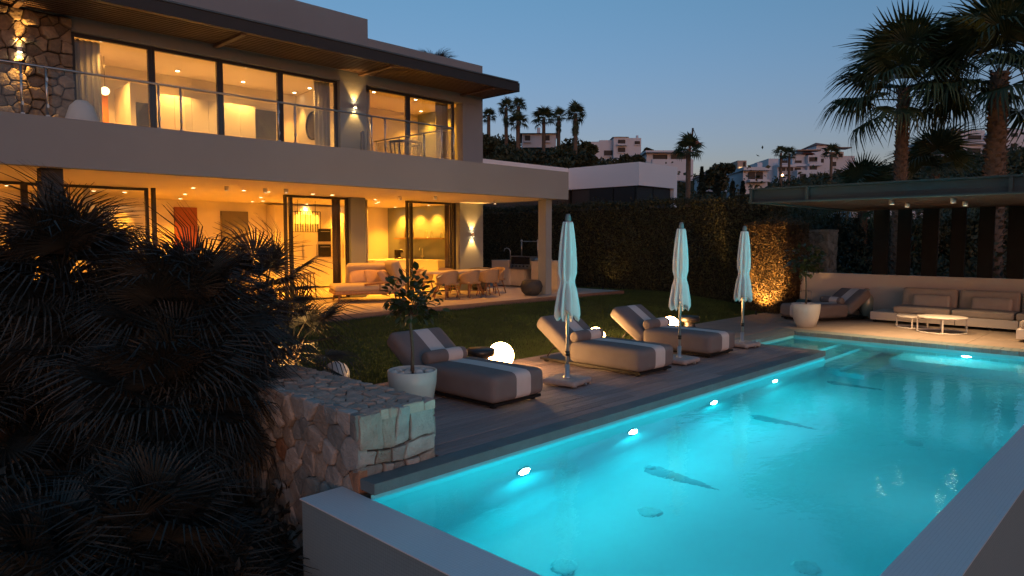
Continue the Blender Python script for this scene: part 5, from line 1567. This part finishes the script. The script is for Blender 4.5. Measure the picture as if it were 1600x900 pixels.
for i, (px, pt, dep, w, lb) in enumerate(((1430, 345, 27, 2.2, "dark bushy tree behind the second and third pergola posts"), (1520, 335, 27, 2.3, "dark bushy tree behind the pergola posts near the right palm"),
                                   (1595, 300, 26, 2.4, "dark bushy tree at the right edge above the pergola"), (1385, 335, 31, 2.2, "dark bushy tree behind the left palm trunk"), (1475, 330, 32, 2.4, "dark bushy tree between the two palm trunks"),
                                   (1270, 318, 30, 2.2, "dark bushy tree above the orange hedge block"), (1235, 305, 34, 2.4, "dark bushy tree under the left end of the pergola beam"),
                                   (780, 210, 92, 4.6, "dark broad tree on the hill left of the hilltop house"), (862, 222, 84, 4.6, "dark broad tree on the hill below the shaggy palm"), (908, 206, 84, 2.0, "narrow dark tree right of the tall shaggy palm"),
                                   (762, 204, 84, 3.4, "dark tree on the hill touching the villa corner"), (803, 220, 80, 3.8, "dark tree on the hill under the two tall shaggy palms"), (832, 226, 78, 3.6, "dark tree on the hill below the hilltop house"), (888, 214, 82, 3.6, "dark tree on the hill left of the tall shaggy palm"), (905, 228, 76, 3.6, "dark tree at the right shoulder of the hill"), (945, 252, 90, 4.0, "dark low tree in front of the ridge house, left"), (1000, 256, 95, 4.0, "dark low tree in front of the ridge house, right"), (985, 242, 150, 3.4, "dark tree in front of the white hillside house"), (1117, 250, 120, 3, "dark rounded tree left of the red-roofed house"), (1010, 230, 190, 2.4, "dark tree at the right side of the white hillside house"),
                                   (850, 240, 62, 2.6, "pale green bush on the slope behind the neighbour roof"), (925, 246, 66, 2.2, "dark bush on the slope above the neighbour roof"), 
                                   (1590, 250, 120, 5, "dark tree at the right edge below the far apartments"))):
    x, y = bearing(px, dep); z = height(pt, dep)
    zb = float(hill(np.array([x]), np.array([y]))[0]) - .5 if dep > 40 else -.2
    tree(lb, x, y, min(zb, z - w), z - min(zb, z - w), w, 5200 if dep < 40 else 8000, .075 if dep < 40 else .0021 * dep + .05, 400 + i)
# scrub cover on the hillside, uncountable
n = 90000
dd = np.sqrt(RNG.uniform(44 ** 2, 240 ** 2, n)); uu = RNG.uniform(600, 1750, n)
rt = (uu - 800) / 1097 * dd
hx_, hy_ = dd * .715 + rt * .699, dd * .699 - rt * .715
keep = ~((hx_ > 22) & (hx_ < 44) & (hy_ > 19) & (hy_ < 48))
hx_, hy_, dd = hx_[keep], hy_[keep], dd[keep]
cl = np.sin(hx_ * .23) * np.sin(hy_ * .19) + np.sin(hx_ * .6 + 1) * np.sin(hy_ * .5)
hz_ = hill(hx_, hy_) + np.minimum(np.abs(RNG.normal(0, 1.0, len(dd))), 1.7) * (1.1 + .9 * cl) * np.where(dd > 110, .7, 1.7)
V, Q = leaves(np.stack([hx_, hy_, hz_], 1), 1.0, .6, .4)
sizes = np.repeat((.0021 * dd + .09), 4)[:, None]; C0 = np.repeat(np.stack([hx_, hy_, hz_], 1), 4, axis=0)
V = C0 + (V - C0) * sizes
tag(obj("hillside_scrub", quads_mesh("hillside_scrub", V, Q), M_TREELEAF), "dark scrub covering the hillside behind the garden", "scrub", kind="stuff")
# dark undergrowth between the boundary and the pergola
n = 26000
ux = RNG.uniform(22.3, 30, n); uy = RNG.uniform(-4, 9.2, n); uz = np.abs(RNG.normal(0, .55, n)) * (1.1 + .7 * np.sin(ux * 1.3) * np.sin(uy * 1.1))
V, Q = leaves(np.stack([ux, uy, uz], 1), .085, .5, .3)
tag(obj("undergrowth", quads_mesh("undergrowth", V, Q), M_TREELEAF), "dark undergrowth behind the pergola posts", "undergrowth", kind="stuff")
# ================================================================== BACKGROUND BUILDINGS
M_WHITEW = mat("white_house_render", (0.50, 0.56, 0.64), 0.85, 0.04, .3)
M_WIN = mat("dark_window_glass", (0.02, 0.024, 0.028), 0.5, 0.2, .5, spec=.25)
M_TERRA = mat("terracotta_tile", (0.22, 0.085, 0.06), 0.8, 0.25, 1.2, 0.4, 8)
M_GREYW = mat("grey_cladding", (0.045, 0.042, 0.042), 0.6, 0.1, 1)
M_NEIGH = mat("neighbour_white_paint", (0.78, 0.80, 0.84), 0.85, 0.03, .4)
# --- neighbouring flat-roofed white house (L-shaped)
nh = thing("neighbour_house", "flat-roofed white neighbouring house with dark glazing above the hedge", "house", (30.0, 20.36, 0))
MB().box(0, 3.6, 0, 4.6, 4.86, 6.03).build("upper_band", M_NEIGH, nh)
MB().box(-6.6, -.003, 4.64, 12.0, 4.86, 6.03).build("upper_band", M_NEIGH, nh)
MB().box(0.001, 6.0, 4.602, 12.0, 4.86, 6.0).build("upper_band", M_NEIGH, nh)
MB().box(.15, 3.4, .25, 4.5, 0, 4.857).build("wall", M_GREYW, nh)
MB().box(-6.5, 3.4, 4.75, 11.9, 0, 4.856).build("wall", M_GREYW, nh)
MB().box(3.28, 3.6, 0, .3, 0, 4.858).build("corner_pier", M_NEIGH, nh)
for (a0, a1) in ((.05, 1.5), (1.56, 3.2)):       # glazing towards -Y
    w = MB().box(a0, a1, .17, .245, 2.2, 4.80).build("window", M_WIN, nh)
    MB().box(a0 - .03, a0 + .03, .15, .168, 2.2, 4.85).build("window_frame", M_BLACK, w)
for (b0, b1) in ((.3, 1.6), (1.66, 3.2)):        # glazing towards -X
    w = MB().box(.06, .145, b0, b1, 2.2, 4.80).build("window", M_WIN, nh)
    MB().box(.045, .059, b0 - .03, b0 + .03, 2.2, 4.85).build("window_frame", M_BLACK, w)
cb = thing("roof_vent", "small white capped chimney on the neighbouring roof near the villa", "chimney", (26.6, 29.5, 6.0))
MB().box(-.5, .5, -.4, .4, 0, .35).build("base", M_WHITEW, cb); MB().box(-.9, .9, -.6, .6, .50, .62).build("cap", M_WHITEW, cb)
for sx in (-.4, .4): MB().box(sx - .08, sx + .08, -.3, .3, .351, .499).build("leg", M_WHITEW, cb)

def house(label, px, dep, ang=44.35, group="houses on the hillside"):
    x, y = bearing(px, dep)
    return thing("hillside_house", label, "house", (x, y, 0), R(ang - 90), group)
# local frame of a hillside house: x to the right as seen, y away from the viewer; u in metres
def hb(t, name, m, u0, u1, d0, d1, v0, v1): return MB().box(u0, u1, d0, d1, v0, v1).build(name, m, t)
def gable(t, u0, u1, d0, d1, z0, z1, m, hip=True):
    um, dm = (u0 + u1) / 2, (d0 + d1) / 2
    b = MB()
    vs = [(u0, d0, z0), (u1, d0, z0), (u1, d1, z0), (u0, d1, z0), (um, dm, z1)]
    b.add(vs, [(0, 1, 4), (1, 2, 4), (2, 3, 4), (3, 0, 4), (3, 2, 1, 0)])
    b.build("roof", m, t)
class Px:       # helper: metres from picture measure at one distance
    def __init__(s, px0, dep): s.p, s.d = px0, dep
    def u(s, px): return (px - s.p) / 1097 * s.d
    def v(s, py): return height(py, s.d)
def windows(t, S, rects, d, m=M_WIN):
    for (a0, b0, a1, b1) in rects:
        w = MB().box(S.u(a0), S.u(a1), d - .25, d - .02, S.v(b1), S.v(b0)).build("window", m, t)
        MB().box(S.u(a0) - .1, S.u(a1) + .1, d - .45, d - .02, S.v(b1) - .25, S.v(b1) - .02).build("sill", M_WHITEW, w)
# hilltop house among the palms
S = Px(840, 95); t = house("low hilltop house with hipped red roof among the palms", 840, 95)
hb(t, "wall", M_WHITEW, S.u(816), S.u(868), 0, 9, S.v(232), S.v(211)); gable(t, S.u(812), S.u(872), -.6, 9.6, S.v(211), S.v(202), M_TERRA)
hb(t, "chimney", M_WHITEW, S.u(840), S.u(845), 3, 4, S.v(212), S.v(196)); windows(t, S, ((820, 214, 828, 222), (850, 214, 858, 222)), 0)
# white house on the ridge
S = Px(950, 200); t = house("large white stepped house on the ridge with small red gable", 950, 200)
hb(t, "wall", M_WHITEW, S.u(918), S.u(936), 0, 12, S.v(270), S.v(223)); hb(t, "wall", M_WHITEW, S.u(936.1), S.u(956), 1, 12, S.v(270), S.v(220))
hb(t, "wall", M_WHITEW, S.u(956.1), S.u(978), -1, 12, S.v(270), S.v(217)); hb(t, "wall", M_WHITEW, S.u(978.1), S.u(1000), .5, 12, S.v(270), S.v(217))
hb(t, "chimney", M_WHITEW, S.u(995), S.u(998), 3, 4, S.v(217.5), S.v(211)); gable(t, S.u(954), S.u(980), -1.5, 9, S.v(217), S.v(212.5), M_TERRA)
windows(t, S, ((963, 221, 974, 227), (963, 233, 974, 240)), -1); windows(t, S, ((990, 222, 998, 227),), .5); windows(t, S, ((921, 229, 931, 238),), 0); windows(t, S, ((943, 236, 956, 244),), 1)
hb(t, "balcony", M_WHITEW, S.u(961), S.u(976), -2.4, -1.02, S.v(230.5), S.v(228))
# modern villa with crane-like chimney
S = Px(1040, 170); t = house("flat modern white house with long dark windows right of the ridge house", 1040, 170)
hb(t, "wall", M_WHITEW, S.u(1008), S.u(1076), 0, 10, S.v(285), S.v(241)); hb(t, "roof_slab", M_WHITEW, S.u(1004), S.u(1078), -2, 10.5, S.v(240.9), S.v(238))
windows(t, S, ((1018, 243, 1040, 250), (1046, 243, 1070, 250)), 0); hb(t, "terrace_wall", M_WHITEW, S.u(1012), S.u(1074), -4, -3, S.v(285), S.v(253))
t = thing("construction_crane", "reddish crane mast with slanting jib on the ridge", "crane", (*bearing(1078, 210), 0), R(44.35 - 90))
S = Px(1078, 210)
MB().box(S.u(1074), S.u(1077), 0, .8, S.v(262), S.v(211)).build("mast", mat("crane_red", (.22, .10, .08), .7), t)
MB().tube([(S.u(1076), .4, S.v(216)), (S.u(1092), .4, S.v(230))], .7, 6).build("jib", MATS["crane_red"], t)
MB().tube([(S.u(1078.5), .4, S.v(216)), (S.u(1079.5), .4, S.v(202))], .3, 6).tube([(S.u(1079.5), .4, S.v(202)), (S.u(1091), .4, S.v(229))], .1, 5).build("tie_bar", M_GREYW, t)
# red-roofed house, chimney house, blue-grey villa
S = Px(1115, 130); t = house("low house with broad red tiled hip roof left of the white towers", 1115, 130)
hb(t, "wall", M_WHITEW, S.u(1100), S.u(1130), 0, 8, S.v(300), S.v(275)); gable(t, S.u(1096), S.u(1133), -.8, 9, S.v(275), S.v(262), M_TERRA)
S = Px(1137, 150); t = house("narrow white chimney-like tower house", 1137, 150)
hb(t, "wall", M_WHITEW, S.u(1131), S.u(1141), 0, 4, S.v(300), S.v(262)); hb(t, "cap", M_WHITEW, S.u(1132), S.u(1135), .5, 2, S.v(262), S.v(260.5)); hb(t, "cap", M_WHITEW, S.u(1137), S.u(1140), .5, 2, S.v(262), S.v(260.5))
S = Px(1155, 175); t = house("tall beige tower house with a small lit window", 1155, 175)
hb(t, "wall", mat("beige_render", (.36, .31, .28), .85), S.u(1149), S.u(1163), 0, 6, S.v(300), S.v(252)); windows(t, S, ((1151, 262, 1156, 266),), 0, emission("lit_window", (1, .6, .3), 1.2)); windows(t, S, ((1158, 254, 1161, 262),), 0)
S = Px(1175, 120); t = house("blue-white villa with big glazed front below the apartments", 1175, 120)
hb(t, "wall", M_WHITEW, S.u(1158), S.u(1196), 0, 9, S.v(310), S.v(268)); hb(t, "roof_slab", M_WHITEW, S.u(1155), S.u(1198), -1.2, 9.2, S.v(267.9), S.v(263)); windows(t, S, ((1166, 269.5, 1176, 281), (1178, 269.5, 1188, 281)), 0)
hb(t, "balcony", M_WHITEW, S.u(1163), S.u(1193), -2, -.02, S.v(286), S.v(283))
hb(t, "roof_terrace", M_WHITEW, S.u(1186), S.u(1194), 2, 6, S.v(263), S.v(253)); gable(t, S.u(1168), S.u(1184), 2, 7, S.v(263), S.v(257), M_TERRA)
# terraced apartments climbing the hill
S = Px(1260, 240); t = house("white terraced apartment block with red-roofed tower on the hill", 1260, 240)
blocks = ((1197, 1212, 0, 249, 285), (1204.1, 1230, -4, 260, 295), (1230.1, 1250, -2, 244, 295), (1250.1, 1270, -4, 246, 295), (1262, 1282, 4, 232, 262), (1282.1, 1303, 6, 225, 275), (1303.1, 1330, 8, 234, 290), (1330.1, 1350, 9, 240, 290), (1270.1, 1290, -1, 246, 290), (1227, 1262, -8, 270, 300))
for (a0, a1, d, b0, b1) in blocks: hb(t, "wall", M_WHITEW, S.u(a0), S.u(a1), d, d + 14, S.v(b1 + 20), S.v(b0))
gable(t, S.u(1279), S.u(1304.5), 5, 18, S.v(225), S.v(217.5), M_TERRA); gable(t, S.u(1244), S.u(1264), -3, 9, S.v(243.9), S.v(232), M_TERRA)
hb(t, "pergola", M_BROWN, S.u(1232), S.u(1268), -5, -1.5, S.v(240), S.v(238)); hb(t, "pergola", M_BROWN, S.u(1302), S.u(1332), 3, 7.9, S.v(231), S.v(229.5))
windows(t, S, ((1209, 254, 1219, 258), (1206, 265, 1216, 270), (1218, 265, 1228, 270)), -4); windows(t, S, ((1234, 253, 1244, 257), (1233, 264, 1243, 269)), -2); windows(t, S, ((1252, 249, 1264, 256), (1253, 263, 1264, 268)), -4)
windows(t, S, ((1271, 250, 1280, 256),), -1); windows(t, S, ((1308, 237, 1318, 243), (1322, 237, 1328, 243), (1308, 250, 1318, 257)), 8); windows(t, S, ((1231, 276, 1240, 282), (1246, 276, 1256, 282)), -8)
for (a0, a1, d, b0) in ((1204, 1230, -5.5, 261), (1230, 1250, -3.5, 259), (1250, 1270, -5.5, 259), (1228, 1262, -9.5, 283)): hb(t, "balcony", M_WHITEW, S.u(a0), S.u(a1), d, d + 1.4, S.v(b0 + 3.2), S.v(b0))
x, y = bearing(1219, 180)
t = thing("street_lamp", "lit lamp glowing at the foot of the white apartments", "street lamp", (x, y, height(290, 180)))
MB().tube([(0, 0, 0), (0, 0, height(275, 180) - height(290, 180))], .08, 6).build("pole", M_GREYW, t)
MB().sphere((0, 0, height(274.5, 180) - height(290, 180)), .28, 10, 6).build("lantern", emission("street_glow", (1, .5, .22), 12), t)
# apartments behind the right palms
S = Px(1540, 230); t = house("long white apartment building behind the right-hand palms", 1540, 230)
for (a0, a1, d, b0, b1) in ((1480, 1536, 2, 204, 290), (1536.1, 1570, 0, 212, 290), (1570.1, 1640, 3, 202, 290), (1440, 1479.9, 4, 222, 290), (1500, 1520, 8, 198, 210)): hb(t, "wall", M_WHITEW, S.u(a0), S.u(a1), d, d + 12, S.v(b1 + 25), S.v(b0))
gable(t, S.u(1574), S.u(1604), 3, 12, S.v(202), S.v(196), M_TERRA)
windows(t, S, ((1486, 212, 1500, 219), (1510, 212, 1530, 219), (1486, 232, 1500, 240), (1510, 232, 1530, 240), (1486, 250, 1500, 258)), 2); windows(t, S, ((1580, 208, 1590, 214), (1580, 224, 1590, 232)), 3); windows(t, S, ((1445, 230, 1470, 238),), 4)
for b0 in (222, 242, 260): hb(t, "balcony", M_WHITEW, S.u(1482), S.u(1534), .4, 1.98, S.v(b0 + 4), S.v(b0))
# white house glimpsed under the pergola
S = Px(1350, 42); t = house("white wall with dark window glimpsed under the pergola roof", 1350, 42, group="houses behind the pergola")
hb(t, "wall", M_WHITEW, S.u(1335), S.u(1395), 0, 6, -.3, S.v(343)); hb(t, "roof_slab", M_WHITEW, S.u(1312), S.u(1425), -1.2, 6.4, S.v(342.9), S.v(331)); windows(t, S, ((1352, 346, 1359, 362),), 0)
for px_, py_, lb in ((1402, 404, "small garden light glimmering behind the pergola, left"), (1548, 396, "warm garden light glimmering behind the pergola, far right"), (1562, 398, "warm garden light beside the far right one"), (1437, 402, "small garden light glimmering behind the third post")):
    x, y = bearing(px_, 29); z = height(py_, 29)
    t = thing("garden_lantern", lb, "garden light", (x, y, -.1), 0, "distant garden lights")
    MB().tube([(0, 0, 0), (0, 0, z + .05)], .02, 6).build("stake", M_BLACK, t); MB().sphere((0, 0, z + .1), .07, 10, 6).build("bulb", emission("lantern_glow", (1, .66, .36), 6), t)

# what the underwater lamps reach through the surface
for o in bpy.data.objects:
    if o.type == 'MESH':
        top = o
        while top.parent is not None: top = top.parent
        if top.name.startswith(("closed_parasol", "stone_wall", "coping_left", "potted_tree", "patio", "pergola")) and not o.name.startswith(("leaf", "soffit")):
            o.cycles.is_caustics_receiver = True
